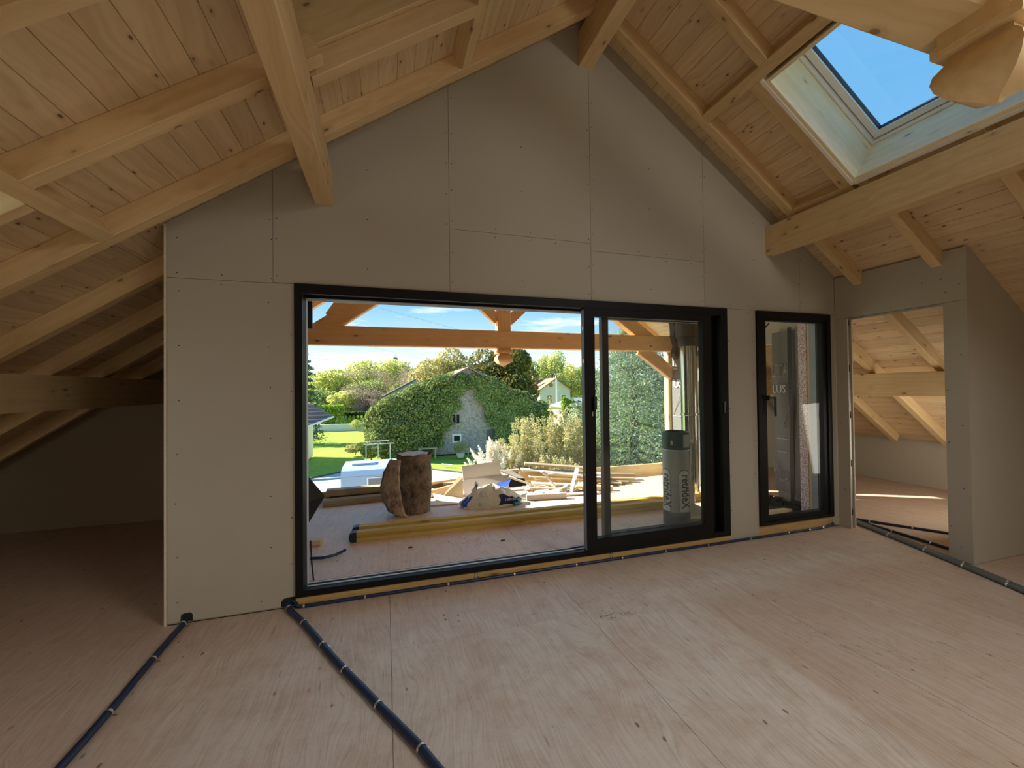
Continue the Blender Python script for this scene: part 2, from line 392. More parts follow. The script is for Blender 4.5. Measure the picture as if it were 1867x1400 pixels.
for sd in 'LR':
    k = 0
    while k*PW < UE:
        for (a, b, c, d) in rects(sd, k*PW, min((k+1)*PW, UE)):
            rtimber('plank', sd, a+.0007, b-.0007, c, d, 0.0, .021, W_PLANK, ceiling, 'v', .0028)
        k += 1

RW = .12
def rafter(side, v0, v1, u0, u1, label, group=None):
    o = rtimber('rafter', side, u0, u1, v0, v1, -RW, -.0005, W_BEAM if v1 < 6.5 else W_OUT)
    return tag(o, label, 'rafter', group)
L, R = 'L', 'R'
rafter(L, 2.885, 2.972, .08, 7.0, 'long pale rafter of the left roof slope running beside the drywall gable wall')
rafter(R, 2.942, 3.018, .08, 7.0, 'long pale rafter of the right roof slope beside the gable wall, above the purlin end')
rafter(L, 2.251, 2.330, 2.50, 3.926, 'left slope rafter between the big left purlin and the short cross trimmer')
rafter(L, 2.376, 2.460, 1.478, 2.58, 'left slope rafter under the greenish upper skylight board, right of the left purlin')
rafter(L, 2.27, 2.35, .08, 1.404, 'left slope rafter between ridge beam and the upper skylight trimmer')
rafter(L, 2.388, 2.455, 4.01, 7.0, 'left slope rafter starting at the cross trimmer beside the lit skylight board')
rafter(L, 1.609, 1.686, 2.50, 3.926, 'pale rafter crossing the top left corner of the picture')
rafter(L, 1.609, 1.686, .08, 1.404, 'second left slope rafter from the gable below the ridge, over the photographer', 'rafters out of view over the room')
rafter(R, 2.290, 2.370, .08, 1.30, 'right slope rafter running from the ridge beam down to the skylight trimmer')
rafter(R, 2.426, 2.512, 1.39, 2.66, 'right slope rafter carrying the pale skylight lining, below the trimmer')
rafter(R, 2.310, 2.386, 2.57, 3.70, 'short right slope rafter below the purlin, ending in the wall over the doorway')
rafter(R, 1.630, 1.710, 2.57, 7.0, 'right slope rafter below the purlin at the right edge of the picture')
rafter(R, 1.630, 1.710, .08, 1.30, 'right slope rafter below the ridge, near the carved king post', 'rafters out of view over the room')
for k in range(6):
    v = .99-.64*k
    for sd in 'LR': rafter(sd, v, v+.08, .08, 7.0, 'rafter over the photographer end of the room', 'rafters out of view over the room')
for sd, vs in ((L, (3.568, 4.215, 4.85, 5.49)), (R, (3.615, 4.235, 4.86, 5.49))):
    for i, v in enumerate(vs):
        rafter(sd, v, v+.078, .08, 7.0, {L: 'left slope rafter passing over the dark recess, %s beyond the gable wall' % ('first', 'second', 'third', 'fourth')[i],
               R: 'right slope rafter over the side room and terrace, %s beyond the gable wall' % ('first', 'second', 'third', 'fourth')[i]}[sd])
for sd in 'LR': rafter(sd, 6.58, 6.70, .08, 7.2, 'outermost orange verge rafter on the %s of the terrace gable' % ('left' if sd == L else 'right'))

def ybeam(name, x0, x1, z0, z1, y0, y1, mat, label, cat='beam', parent=None):
    o = timber(name, ((x0+x1)/2, y0, (z0+z1)/2), ((x0+x1)/2, y1, (z0+z1)/2), x1-x0, z1-z0, mat, parent, ch=.004)
    return tag(o, label, cat) if parent is None else o
ybeam('ridge_beam', 1.626, 1.758, 4.305, 4.60, Y0, Y1, W_BEAM, 'ridge beam meeting the gable wall at the peak of the roof')
ybeam('purlin', -.473, -.352, 2.843, 3.09, Y0, Y1, W_BEAM, 'thick left purlin ending in the gable wall above the sliding door')
ybeam('purlin', 3.697, 3.820, 2.835, 3.112, Y0, Y1, W_BEAM, 'thick right purlin below the skylight, ending in the gable wall')
ybeam('purlin', -2.56, -2.44, 1.375, 1.645, Y0, 5.9, W_BEAM, 'low left purlin at eye height in front of the dark recess')
ybeam('purlin', 5.82, 5.94, 1.365, 1.645, Y0, 5.9, W_BEAM, 'low right purlin seen through the doorway of the side room')
# trimmers and blockings
def trimmer(side, u0, u1, v0, v1, label, n0=-RW, name='trimmer'):
    return tag(rtimber(name, side, u0, u1, v0, v1, n0, -.001, W_BEAM, None, 'v'), label, 'trimmer')
trimmer(L, 3.926, 4.008, .99, 2.885, 'short cross trimmer at the left edge, joining rafters above the lit skylight board')
trimmer(L, 1.404, 1.478, .99, 2.885, 'short cross trimmer near the ridge on the left slope, above the greenish board')
trimmer(R, 1.300, 1.390, .99, 2.942, 'cross trimmer along the upper side of the bright skylight')
trimmer(R, 2.555, 2.60, 2.512, 2.942, 'orange blocking board above the right purlin, near the gable wall', name='blocking')

# ------------------------------------------------------------------ skylights (window_2 right, window_3 upper left, window_4 lower left)
def skylight(name, side, u0, u1, v0, v1, nlip, bmat=None, cap=False):
    """opening u0..u1, v0..v1 ; boards stand perpendicular to the slope"""
    root = group_empty(name, rp(side, (u0+u1)/2, (v0+v1)/2, 0)); T = .028
    boards = [(u0-T, u1+T, v1, v1+T, 'u'), (u0-T, u1+T, v0-T, v0, 'u'), (u0-T, u0, v0, v1, 'v'), (u1, u1+T, v0, v1, 'v')]
    for a, b, c, d, g in boards: rtimber('lining_board', side, a, b, c, d, nlip, .245, bmat or W_PALE, root, g)
    if nlip < -.05:   # lower lip: a second, thicker board round the foot of the shaft
        T2 = T+.026; e = -.085
        for a, b, c, d, g in [(u0-T2, u1+T2, v1+T, v1+T2+.004, 'u'), (u0-T2, u1+T2, v0-T2, v0-T, 'u'), (u1+T, u1+T2+.01, v0, v1+T, 'v')]:
            rtimber('lip_board', side, a, b, c, d, nlip-.004, e+.13, W_LIP, root, g)
    def ring(nm, w, n0, n1, inset, mat):
        m = MB(); a0, a1, b0, b1 = u0+inset, u1-inset, v0+inset, v1-inset
        for q in ((a0, a1, b1-w, b1), (a0, a1, b0, b0+w), (a0, a0+w, b0+w, b1-w), (a1-w, a1, b0+w, b1-w)): rbox(m, side, *q, n0, n1)
        return m.build(nm, mat, root)
    ring('frame', .045, .245, .30, -.03, WHITE); ring('seal', .012, .292, .304, .016, BLACK2)
    ring('sash', .05, .285, .34, .022, WHITE); ring('gasket', .006, .30, .345, .068, BLACK2)
    g = MB(); rbox(g, side, u0+.068, u1-.068, v0+.068, v1-.068, .318, .326); g.build('glass_pane', GLASS2, root)
    if cap: g = MB(); rbox(g, side, u0+.02, u1-.02, v0+.02, v1-.02, .27, .28); g.build('shaft_cap', plain('shaft_cap_dark', (.20, .17, .12), .9), root)  # unseen panel added to shut daylight out of the shaft
    c = MB()
    for q in ((u0-.09, u1+.09, v1+.0, v1+.09), (u0-.09, u1+.09, v0-.09, v0), (u0-.09, u0, v0, v1), (u1, u1+.09, v0, v1)): rbox(c, side, *q, .242, .36)
    c.build('outer_frame', GREYM, root)
    return root
skylight('window_2', R, 1.445, 2.517, 1.15, 2.368, -.12)
skylight('window_3', L, 1.50, 2.60, 1.13, 2.345, .0, W_BEAM, True)
skylight('window_4', L, 4.04, 5.02, 1.13, 2.355, .0)

# ------------------------------------------------------------------ floor
floor = MB().box(-4.25, 7.62, -3.45, 3.36, -.24, -.019).box(-4.25, -1.37, 3.36, 6.0, -.24, -.019).box(4.65, 7.62, 3.36, 6.0, -.24, -.019).build('floor', DARK, origin=(0, 0, 0), kind='structure')
def sheets(parent, xs0, xs1, y0, y1, z, mat, clip=None, offs=None, th=.018):
    k = math.floor((xs0-.02)/1.25)
    while .02+1.25*k < xs1:
        a, b = max(.02+1.25*k, xs0), min(.02+1.25*(k+1), xs1); off = (offs or {}).get(k, (k*37 % 100)/40.0)
        j = math.floor((y0-off)/2.5)
        while off+2.5*j < y1:
            c, d = max(off+2.5*j, y0), min(off+2.5*(j+1), y1)
            if b-a > .03 and d-c > .03:
                box('plywood_sheet', a+.0011, b-.0011, c+.0011, d-.0011, z-th, z, mat, parent, origin=(0, 0, 0))
            j += 1
        k += 1
OFF = {0: 2.5-2.5, 1: 2.62-2.5, 2: 2.24-2.5, -1: 1.1, -2: .3}
sheets(floor, -4.2, 7.58, -3.4, 3.212, 0, PLY_IN, offs=OFF)
sheets(floor, -4.2, -1.372, 3.214, 5.9, 0, PLY_IN, offs={-2: 4.1, -3: 5.0, -4: 3.8})
sheets(floor, 4.66, 7.58, 3.214, 5.9, 0, PLY_IN, offs={3: 4.3, 4: 5.2, 5: 4.0})

# ------------------------------------------------------------------ walls
D = 3.21
def roof_clip(x0, x1, z0, z1=None, lim=-.004):
    """polygon (x,z) of a column between z0 and z1 or the ceiling boards"""
    xs = [x0] + ([XR] if x0 < XR < x1 else []) + [x1]
    top = [(x, min(z1, zroof(x)+lim) if z1 is not None else zroof(x)+lim) for x in reversed(xs)]
    return [(x0, z0), (x1, z0)] + top
G = .0014
def ypanel(parent, x0, x1, z0, z1, y0, y1, mat=DRY, name='drywall_panel'):
    poly = roof_clip(x0+G, x1-G, z0+G, None if z1 is None else z1-G)
    return MB().prism(poly, y0, y1, 'Y').build(name, mat, parent)
core = MB()
XS = [(-1.356, -.609, 0, None), (-.609, 3.178, 2.264, None), (3.178, 3.549, 0, None), (3.549, 4.557, 2.258, None), (4.557, 4.93, 0, None)]
for x0, x1, z0, z1 in XS: core.prism(roof_clip(x0, x1, z0, z1, -.01), D+.0125, 3.50, 'Y')
wall_front = core.build('wall_front', plain('sheathing_board', (.55, .45, .33), .9), origin=(1.69, D, 0), kind='structure')
for p in [(-1.356, -.609, .012, 2.256), (-1.356, -.741, 2.256, None), (-.741, .488, 2.264, None), (.488, 1.723, 2.264, 2.766), (.488, 1.723, 2.766, None),
          (1.723, 2.93, 2.264, 2.70), (1.723, 2.93, 2.70, None), (2.93, 4.15, 2.264, None), (4.15, 4.649, 2.264, None), (3.178, 3.549, .008, 2.264), (4.557, 4.649, .008, 2.264)]:
    if p == (-1.356, -.609, .012, 2.256):      # two cut-outs at the foot where the conduits enter
        poly = [(-1.355, .012), (-1.285, .012), (-1.28, .058), (-1.262, .066), (-1.225, .066), (-1.215, .05), (-1.215, .012),
                (-.700, .012), (-.700, .045), (-.685, .066), (-.6105, .078), (-.6105, 2.2546), (-1.355, 2.2546)]
        MB().prism(poly, D, D+.0125, 'Y').build('drywall_panel', DRY, wall_front)
    else: ypanel(wall_front, *p, D, D+.0125)
# the thin panel that closes the wall end, its cut edge showing
box('drywall_panel', -1.3695, -1.3565, D-.003, 3.9, .0, zroof(-1.36)-.015, DRY, wall_front)
box('cut_edge', -1.3697, -1.3567, D-.006, D-.0031, .0, zroof(-1.36)-.02, CORE, wall_front, label='pale cut plaster edge')
# screws
sc_pts = [(-1.3, 2.52), (-1.3, 2.29), (-1.29, 2.17), (-1.29, 1.81), (-1.29, 1.45), (-1.3, 1.1), (-1.31, .78), (-1.3, .43), (-1.3, .14), (-.77, 1.81), (-.76, 1.53), (-.76, 1.18), (-.76, .78),
          (-.76, .43), (-.82, .07), (-.75, 2.56), (-.72, 2.57), (-.75, 2.29), (-.72, 2.31), (-.63, 1.9), (-.63, 1.5), (-.63, 1.1), (-.63, .62), (-.63, .3), (-.77, 2.12)]
r_ = random.Random(3)
for xj, za, zb in ((-.741, 2.7, 3.0), (.488, 2.32, 3.8), (1.723, 2.32, 4.2), (2.93, 2.32, 3.8), (4.15, 2.33, 2.98)):
    z = za
    while z < min(zb, zroof(xj)-.12): sc_pts += [(xj-.02, z), (xj+.022, z+.05*r_.random())]; z += .24
for xm, za in ((-.12, 2.4), (1.09, 2.4), (2.33, 2.4), (3.54, 2.4)):
    z = za
    while z < zroof(xm)-.2: sc_pts.append((xm, z)); z += .37
for x, z in ((.86, 2.766), (1.16, 2.766), (1.39, 2.766), (2.2, 2.70), (2.5, 2.70), (2.78, 2.70), (3.24, 2.264), (3.45, 2.264), (-1.05, 2.256)):
    sc_pts += [(x, z-.03), (x+.003, z+.035)]
for x in (3.21, 3.51): sc_pts += [(x, .3+.33*i) for i in range(6)]
sm = MB()
for x, z in sc_pts: sm.prism([(x+.0042*math.cos(a), z+.0042*math.sin(a)) for a in np.linspace(0, 2*math.pi, 7)[:-1]], D-.0012, D+.001, 'Y')
sm.build('screw_head', SCREW, wall_front, kind='stuff')

# side wall with the doorway, in the plane X = 4.65
wc = MB().box(4.6625, 4.71, 2.165, 3.20, 2.205, zroof(4.71)-.02)
wall_right = wc.build('wall_right', plain('stud_wall_core', (.25, .20, .14)), origin=(4.65, 2.7, 0), kind='structure')
def xpanel(parent, x0, x1, y0, y1, z0, z1, mat=DRY, name='drywall_panel', **k): return box(name, x0, x1, y0+G, y1-G, z0, z1, mat, parent, **k)
ztop = zroof(4.6625)-.02
xpanel(wall_right, 4.65, 4.6625, 2.153, 3.209, 2.2095, ztop)
xpanel(wall_right, 4.65, 4.6625, 2.153, 2.310, .004, 2.2065)
xpanel(wall_right, 4.65, 4.6625, 3.092, 3.209, .004, 2.2065)
xpanel(wall_right, 4.71, 4.7225, 2.165, 3.209, 2.2095, zroof(4.7225)-.02)
xpanel(wall_right, 4.71, 4.7225, 2.165, 2.310, .004, 2.2065); xpanel(wall_right, 4.71, 4.7225, 3.092, 3.15, .004, 2.2065)
box('cut_edge', 4.6502, 4.6624, 3.088, 3.0915, .004, 2.205, CORE, wall_right, label='pale cut plaster edge')
box('cut_edge', 4.7102, 4.7224, 3.088, 3.0915, .004, 2.205, CORE, wall_right, label='pale cut plaster edge')
st = MB().box(4.6628, 4.7097, 3.10, 3.102, .004, 2.2).box(4.6628, 4.6645, 3.102, 3.14, .004, 2.2).box(4.708, 4.7097, 3.102, 3.14, .004, 2.2).build('metal_stud', STEEL, wall_right)
for z in (2.17, 1.68, 1.19, .68, .17): box('stud_slot', 4.677, 4.694, 3.0985, 3.1005, z-.035, z+.035, DARK, st)
MB().box(4.6628, 4.7097, 2.312, 3.09, 2.200, 2.2035).box(4.6635, 4.667, 2.312, 3.09, 2.186, 2.2).build('head_track', STEEL, wall_right, label='metal channel over the doorway')
MB().box(4.6628, 4.7097, 2.3, 2.312, 0, 2.2).build('metal_stud', STEEL, wall_right)
sw = MB()
for y, z in [(2.23, .12), (2.29, .28), (2.2, .62), (2.29, 1.0), (2.2, 1.15), (2.29, 1.45), (2.2, 1.75), (2.2, 2.35), (2.29, 2.3), (2.5, 2.24), (2.7, 2.24), (2.95, 2.24), (3.13, 2.3), (3.15, 1.6), (3.17, 1.1), (3.14, .4), (2.32, 2.42), (2.45, 2.42), (3.1, 2.12), (3.17, 2.1)]:
    sw.prism([(y+.0045*math.cos(a), z+.0045*math.sin(a)) for a in np.linspace(0, 2*math.pi, 7)[:-1]], 4.6488, 4.651, 'X')
sw.build('screw_head', SCREW, wall_right, kind='stuff')
# wall returning to the right, facing the camera
wr = MB().prism([(4.664, 0), (7.58, 0), (7.58, zroof(7.58)-.01), (4.664, zroof(4.664)-.01)], 2.166, 2.26, 'Y')
wall_return = wr.build('wall_right_return', plain('stud_wall_core', (.25, .20, .14)), origin=(6, 2.166, 0), kind='structure')
for a, b in ((4.6505, 5.462), (5.462, 6.66), (6.66, 7.58)): MB().prism([(a+G, .004), (b-G, .004), (b-G, zroof(b-G)-.006), (a+G, zroof(a+G)-.006)], 2.153, 2.1655, 'Y').build('drywall_panel', DRY, wall_return)
# outer walls
def wallbox(name, x0, x1, y0, y1, z0, z1, mat=DRY): return box(name, x0, x1, y0, y1, z0, z1, mat, kind='structure')
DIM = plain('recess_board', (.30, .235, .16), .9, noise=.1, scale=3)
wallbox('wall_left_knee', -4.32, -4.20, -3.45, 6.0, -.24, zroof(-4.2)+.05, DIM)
wallbox('wall_right_knee', 7.58, 7.70, -3.45, 6.0, -.24, zroof(7.58)+.05)
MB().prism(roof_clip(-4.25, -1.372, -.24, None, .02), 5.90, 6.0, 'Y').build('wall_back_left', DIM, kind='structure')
MB().prism(roof_clip(4.93, 7.64, -.24, None, .02), 5.90, 6.0, 'Y').build('wall_back_right', DRY, kind='structure')
MB().prism(roof_clip(-4.25, 7.62, -.24, None, .02), -3.52, -3.42, 'Y').build('wall_rear', DRY, kind='structure')
MB().box(-1.352, -1.25, 3.50, 6.74, -.24, zroof(-1.35)-.01).build('wall_terrace_left', BLACK2, kind='structure')
wt = MB().box(4.664, 4.93, 3.50, 3.93, -.24, zroof(4.93)-.15).box(4.664, 4.93, 4.95, 5.98, -.24, zroof(4.93)-.15).box(4.664, 4.93, 3.93, 4.95, 2.05, zroof(4.93)-.15).box(4.664, 4.93, 3.93, 4.95, -.24, -.03)
wall_terrace_right = wt.build('wall_terrace_right', DRY, kind='structure')

# ------------------------------------------------------------------ sliding door (door_1)
door = group_empty('door_1', (1.28, D, 0))
X0, X1, Z0, Z1 = -.607, 3.176, .068, 2.262
f = MB().box(X0, -.557, 3.188, 3.40, Z0, Z1).box(3.096, X1, 3.188, 3.40, Z0, Z1).box(-.557, 3.096, 3.188, 3.40, 2.192, Z1).box(-.557, 3.096, 3.188, 3.225, Z0, .112).box(-.557, 3.096, 3.225, 3.40, Z0, .082)
f.build('frame', BLACK, door)
box('jamb_face', -.5569, -.5545, 3.335, 3.398, .083, 2.19, GREYJ, door, label='bright metal strip on the left jamb')
for y in (3.262, 3.317, 3.372): box('track_rail', -.553, 3.09, y-.0035, y+.0035, .0822, .089, ALU, door)
for y in (3.262, 3.317, 3.372): box('head_rail', -.553, 3.09, y-.004, y+.004, 2.176, 2.1918, ALU if y > 3.3 else BLACK, door)
def sash(parent, x0, x1, y0, y1, z0, z1, ws, wt_, wb, label=None, gm=GLASS):
    m = MB().box(x0, x0+ws, y0, y1, z0, z1).box(x1-ws, x1, y0, y1, z0, z1).box(x0+ws, x1-ws, y0, y1, z1-wt_, z1).box(x0+ws, x1-ws, y0, y1, z0, z0+wb)
    o = m.build('sash', BLACK, parent, label=label)
    box('glass_pane', x0+ws-.004, x1-ws+.004, (y0+y1)/2-.006, (y0+y1)/2+.006, z0+wb-.004, z1-wt_+.004, gm, o)
    box('bead', x0+ws, x0+ws+.008, y1-.004, y1+.004, z0+wb, z1-wt_, GREYM, o)
    return o
sa = sash(door, 1.632, 2.968, 3.176, 3.236, .114, 2.188, .098, .066, .096)
box('sash_edge', 1.6295, 1.632, 3.180, 3.232, .12, 2.18, GREYM, sa)
sb = sash(door, 1.868, 3.094, 3.29, 3.345, .106, 2.186, .062, .060, .092)
box('sash_edge', 1.8655, 1.868, 3.292, 3.343, .11, 2.18, plain('sash_edge_grey', (.20, .21, .22), .4, .3), sb)
MB().box(2.872, 2.878, 3.20, 3.21, .215, 2.12).box(3.005, 3.02, 3.31, 3.32, .2, 2.12).build('edge_reflection', GREYM, door, label='grey strips drawn as reflections along the glass edges')  # grey strips put in as painted reflections at the glass edges
h = MB().box(1.702, 1.722, 3.150, 3.176, 1.30, 1.335).box(1.700, 1.724, 3.138, 3.152, 1.32, 1.43).build('handle', plain('handle_dark', (.05, .05, .055), .35, .5), sa)
MB().box(1.692, 1.703, 3.168, 3.1765, 1.262, 1.30).build('lock_plate', CHROME, sa)
box('pull_handle', 3.118, 3.128, 3.178, 3.189, 1.25, 1.36, plain('pull_grey', (.30, .30, .31), .35, .6), door)
for z in (.75, 1.72, 2.0): box('latch_plate', 1.627, 1.6297, 3.19, 3.205, z, z+.03, CHROME, sa)
# sill timbers
t1 = timber('trim_1', (-.607, 3.262, .031), (3.176, 3.262, .031), .12, .062, W_SILL); t1['kind'] = 'structure'
t2 = timber('trim_2', (3.549, 3.275, .0545), (4.557, 3.275, .0545), .12, .109, W_SILL); t2['kind'] = 'structure'

# ------------------------------------------------------------------ tall window (window_1)
win = group_empty('window_1', (4.05, D, .117))
a0, a1, c0, c1 = 3.549, 4.553, .113, 2.256
MB().box(a0, a0+.062, 3.188, 3.28, c0, c1).box(a1-.055, a1, 3.188, 3.28, c0, c1).box(a0+.062, a1-.055, 3.188, 3.28, c1-.06, c1).box(a0+.062, a1-.055, 3.188, 3.28, c0, c0+.03).build('frame', BLACK, win)
s1 = sash(win, a0+.062, a1-.055, 3.200, 3.262, c0+.03, c1-.06, .055, .03, .045, gm=GLASS)
MB().box(3.655, 3.672, 3.168, 3.2, 1.36, 1.41).box(3.652, 3.735, 3.158, 3.170, 1.375, 1.395).box(3.722, 3.740, 3.154, 3.168, 1.20, 1.395).build('handle', plain('handle_dark', (.05, .05, .055), .35, .5), s1)
MB().box(4.497, 4.512, 3.281, 3.385, .113, 2.2).build('outer_jamb', GREYM, win)
MB().box(4.4955, 4.497, 3.305, 3.313, .12, 2.2).build('jamb_groove', DARK, win)
box('sill_plate', 3.60, 4.497, 3.262, 3.36, .11, .145, plain('sill_grey', (.55, .57, .56), .35, .3), win)
timber('reveal_batten', (4.505, 3.40, .1), (4.505, 3.40, 2.25), .03, .018, W_POST, win, (1, 0, 0))
def sealtape():
    m, t, o = new_mat('printed_tape'); tc = t('ShaderNodeTexCoord')
    mp = t('ShaderNodeMapping', Vector=tc.outputs['Object'], Scale=(30, 30, 22))
    v = t('ShaderNodeTexVoronoi', Vector=mp.outputs[0], Scale=1.6); n = t('ShaderNodeTexNoise', Vector=mp.outputs[0], Scale=3.0, Detail=3.0)
    c = t.mix(t.ramp(n.outputs[0], [(.46, 0.0), (.56, .85)]), (.82, .76, .78), (.45, .16, .20))
    principled(t, o, c, .6); return m
MB().box(4.488, 4.505, 3.412, 3.505, .05, 2.30).build('sealing_tape', sealtape(), win, label='white sealing tape printed with red marks')

# ------------------------------------------------------------------ terrace
DZ = -.03
deck = MB().box(-1.35, 4.95, 3.42, 6.34, -.26, DZ-.019).build('deck', DARK, origin=(0, 0, 0), kind='structure')
sheets(deck, -1.248, 4.66, 3.42, 6.32, DZ, PLY_OUT, offs={0: .0+2.45, 1: 1.5, 2: .8, 3: 1.9, -1: 1.2, -2: 1.2})
def rimboard(x0, y0, x1, y1, zt, label):
    return tag(timber('edge_board', (x0, y0, (zt+DZ)/2+.0), (x1, y1, (zt+DZ)/2), .045, zt-DZ, W_OFF), label, 'board')
rimboard(-1.24, 6.26, 1.05, 6.26, .10, 'low upright timber closing the left part of the terrace edge')
rimboard(1.07, 6.255, 3.0, 6.255, .115, 'low upright timber at the middle of the terrace edge behind the rubble')
rimboard(3.02, 6.255, 5.0, 6.255, .155, 'low orange upright timber at the right part of the terrace edge')

# membrane on the right terrace wall, with printing
def membrane_mat(name, col):
    m, t, o = new_mat(name); tc = t('ShaderNodeTexCoord')
    n = t('ShaderNodeTexNoise', Vector=tc.outputs['Object'], Scale=3.0, Detail=6.0, Roughness=.6)
    c = t.mix(n.outputs[0], tuple(x*.8 for x in col), tuple(x*1.2 for x in col))
    principled(t, o, c, .5, spec=.35, bump=n.outputs[0], bstr=.5, bdist=.02); return m
MEM = membrane_mat('grey_membrane', (.20, .19, .185)); MEMD = membrane_mat('dark_membrane', (.035, .032, .03))
PRINT = plain('membrane_print', (.62, .62, .62), .6)
def text_mesh(txt, size, outline=0.0, bold=0.0):
    cu = bpy.data.curves.new('t', 'FONT'); cu.body = txt; cu.size = size; cu.align_x = 'LEFT'; cu.resolution_u = 3
    if outline: cu.fill_mode = 'NONE'; cu.bevel_depth = outline; cu.bevel_resolution = 0
    else: cu.extrude = .0006; cu.offset = bold
    o = bpy.data.objects.new('t', cu); COL.objects.link(o); dg = bpy.context.evaluated_depsgraph_get(); dg.update()
    me = bpy.data.meshes.new_from_object(o.evaluated_get(dg)); bpy.data.objects.remove(o); bpy.data.curves.remove(cu)
    me.materials.clear(); return me
def text_on(name, txt, size, M, mat, parent, outline=0.0, bold=0.0, warp=None, sx=1.0):
    me = text_mesh(txt, size, outline, bold)
    if warp is not None:      # cut into strips so that the letters can follow the curve
        bm = bmesh.new(); bm.from_mesh(me)
        for k in range(-3, 16): bmesh.ops.bisect_plane(bm, geom=bm.verts[:]+bm.edges[:]+bm.faces[:], plane_co=(0, k*.01+.003, 0), plane_no=(0, 1, 0))
        bm.to_mesh(me); bm.free()
    n = len(me.vertices); co = np.empty(n*3); me.vertices.foreach_get('co', co); co = co.reshape(-1, 3)
    co[:, 0] *= sx
    if warp is not None: co = warp(co)
    me.vertices.foreach_set('co', co.reshape(-1)); me.update()
    return link(name, me, parent, M, mat)
def wall_skin(name, x, ya, yb, z0, z1, mat, parent, amp=.008, seed=1, n=26):
    r = random.Random(seed); ph = [r.uniform(0, 6) for _ in range(4)]; V = []; F = []
    ny = max(6, int((yb-ya)/.04)); nz = max(8, int((z1-z0)/.06))
    for j in range(nz+1):
        for i in range(ny+1):
            y = ya+(yb-ya)*i/ny; z = z0+(z1-z0)*j/nz
            V.append((x + amp*(math.sin(9*y+ph[0]+2*math.sin(2*z+ph[1]))+.7*math.sin(21*y-3*z+ph[2])), y, z))
    for j in range(nz):
        for i in range(ny): a = j*(ny+1)+i; F.append((a, a+1, a+ny+2, a+ny+1))
    mb = MB().add(V, F); return mb.build(name, mat, parent, smooth=True)
# matrix whose local X runs towards the camera along the wall (-Y), local Y up
def Mwall(y, z, x=4.642): return Matrix.Translation((x, y, z)) @ Matrix(((0, 0, -1), (-1, 0, 0), (0, 1, 0))).to_4x4()
mem = thing('wall_membrane', (4.66, 5.5, DZ), 'grey printed building membrane fixed on the terrace wall behind the steel flue', 'membrane')
wall_skin('sheet', 4.650, 4.96, 5.96, DZ, 2.02, MEM, mem, .006, 2)
wall_skin('upper_sheet', 4.645, 4.6, 5.9, 1.98, 2.66, MEMD, mem, .010, 4)
text_on('print', 'US', .20, Mwall(5.83, 1.50), PRINT, mem, bold=.003)
text_on('print', 'L', .24, Mwall(5.84, 1.80), PRINT, mem)
tri = MB().tube([Vector((4.638, 5.84, 1.02)), Vector((4.638, 5.62, 1.02)), Vector((4.638, 5.64, 1.38)), Vector((4.638, 5.84, 1.02))], .006, 4).build('print', PRINT, mem)
mf = thing('membrane_flap', (4.6, 3.75, .0), 'dark grey membrane hanging in folds outside the tall window, printed with pale letters', 'membrane')
wall_skin('sheet', 4.615, 3.585, 3.93, .22, 2.16, MEM, mf, .010, 7)
wall_skin('dark_fold', 4.596, 3.665, 3.715, .10, 2.2, MEMD, mf, .006, 9)
wall_skin('side_fold', 4.60, 3.51, 3.60, .10, 2.2, MEM, mf, .006, 12)
def pr(y, z, txt, s, **k): text_on('print', txt, s, Mwall(y, z, 4.594), PRINT, mf, **k)
pr(3.945, 1.62, 'LTA', .22, outline=.0035, sx=.62); pr(3.93, 1.42, 'LUS', .135, sx=.80); pr(3.60, 1.86, 'P', .14, sx=.6)
pr(3.93, .36, 'TLD', .19, outline=.003, sx=.6)
for (ya, za, yb, zb, yc, zc) in ((3.80, 1.00, 3.70, 1.00, 3.71, 1.26), (3.92, .44, 3.86, .58, 3.93, .58), (3.60, 1.5, 3.52, 1.5, 3.59, 1.72)):
    MB().tube([Vector((4.592, ya, za)), Vector((4.592, yb, zb)), Vector((4.592, yc, zc)), Vector((4.592, ya, za))], .0035, 4).build('print', PRINT, mf)
for z in (.86, .70):
    MB().box(4.590, 4.5915, 3.72, 3.90, z, z+.006).box(4.590, 4.5915, 3.85, 3.855, z-.02, z+.02).box(4.590, 4.5915, 3.78, 3.785, z-.02, z+.02).build('print', PRINT, mf)
cr = MB(); r_ = random.Random(5)
for i in range(14):
    y = 3.56+.03*i; x = 4.50+.05*r_.random()
    cr.prism([(x, y), (x+.12, y+.02), (x+.10, y+.09), (x-.03, y+.06)], DZ+.005+.01*(i % 3), .05+.10*r_.random(), 'Z')
tag(cr.build('membrane_scrap', MEMD), 'crumpled black membrane lying at the foot of the hanging flap', 'membrane')
tag(timber('loose_board', (3.95, 3.78, .005), (4.56, 3.66, .06), .07, .035, W_OFF), 'pale board lying outside the tall window below the hanging membrane', 'board')
tag(timber('loose_board', (4.0, 4.15, .0), (4.55, 4.3, .0), .10, .03, W_OFF), 'second pale board behind the one under the tall window', 'board')
w = MB().tube([Vector(p) for p in ((4.2, 3.62, 2.22), (4.1, 3.66, 2.10), (3.98, 3.7, 1.9), (3.92, 3.7, 1.75))], .008, 6).tube([Vector(p) for p in ((4.0, 3.75, 1.52), (4.1, 3.72, 1.44), (4.24, 3.70, 1.38))], .007, 6)
tag(w.build('hanging_cable', BLACK2, smooth=True), 'black cables hanging in loops behind the tall window', 'cable')
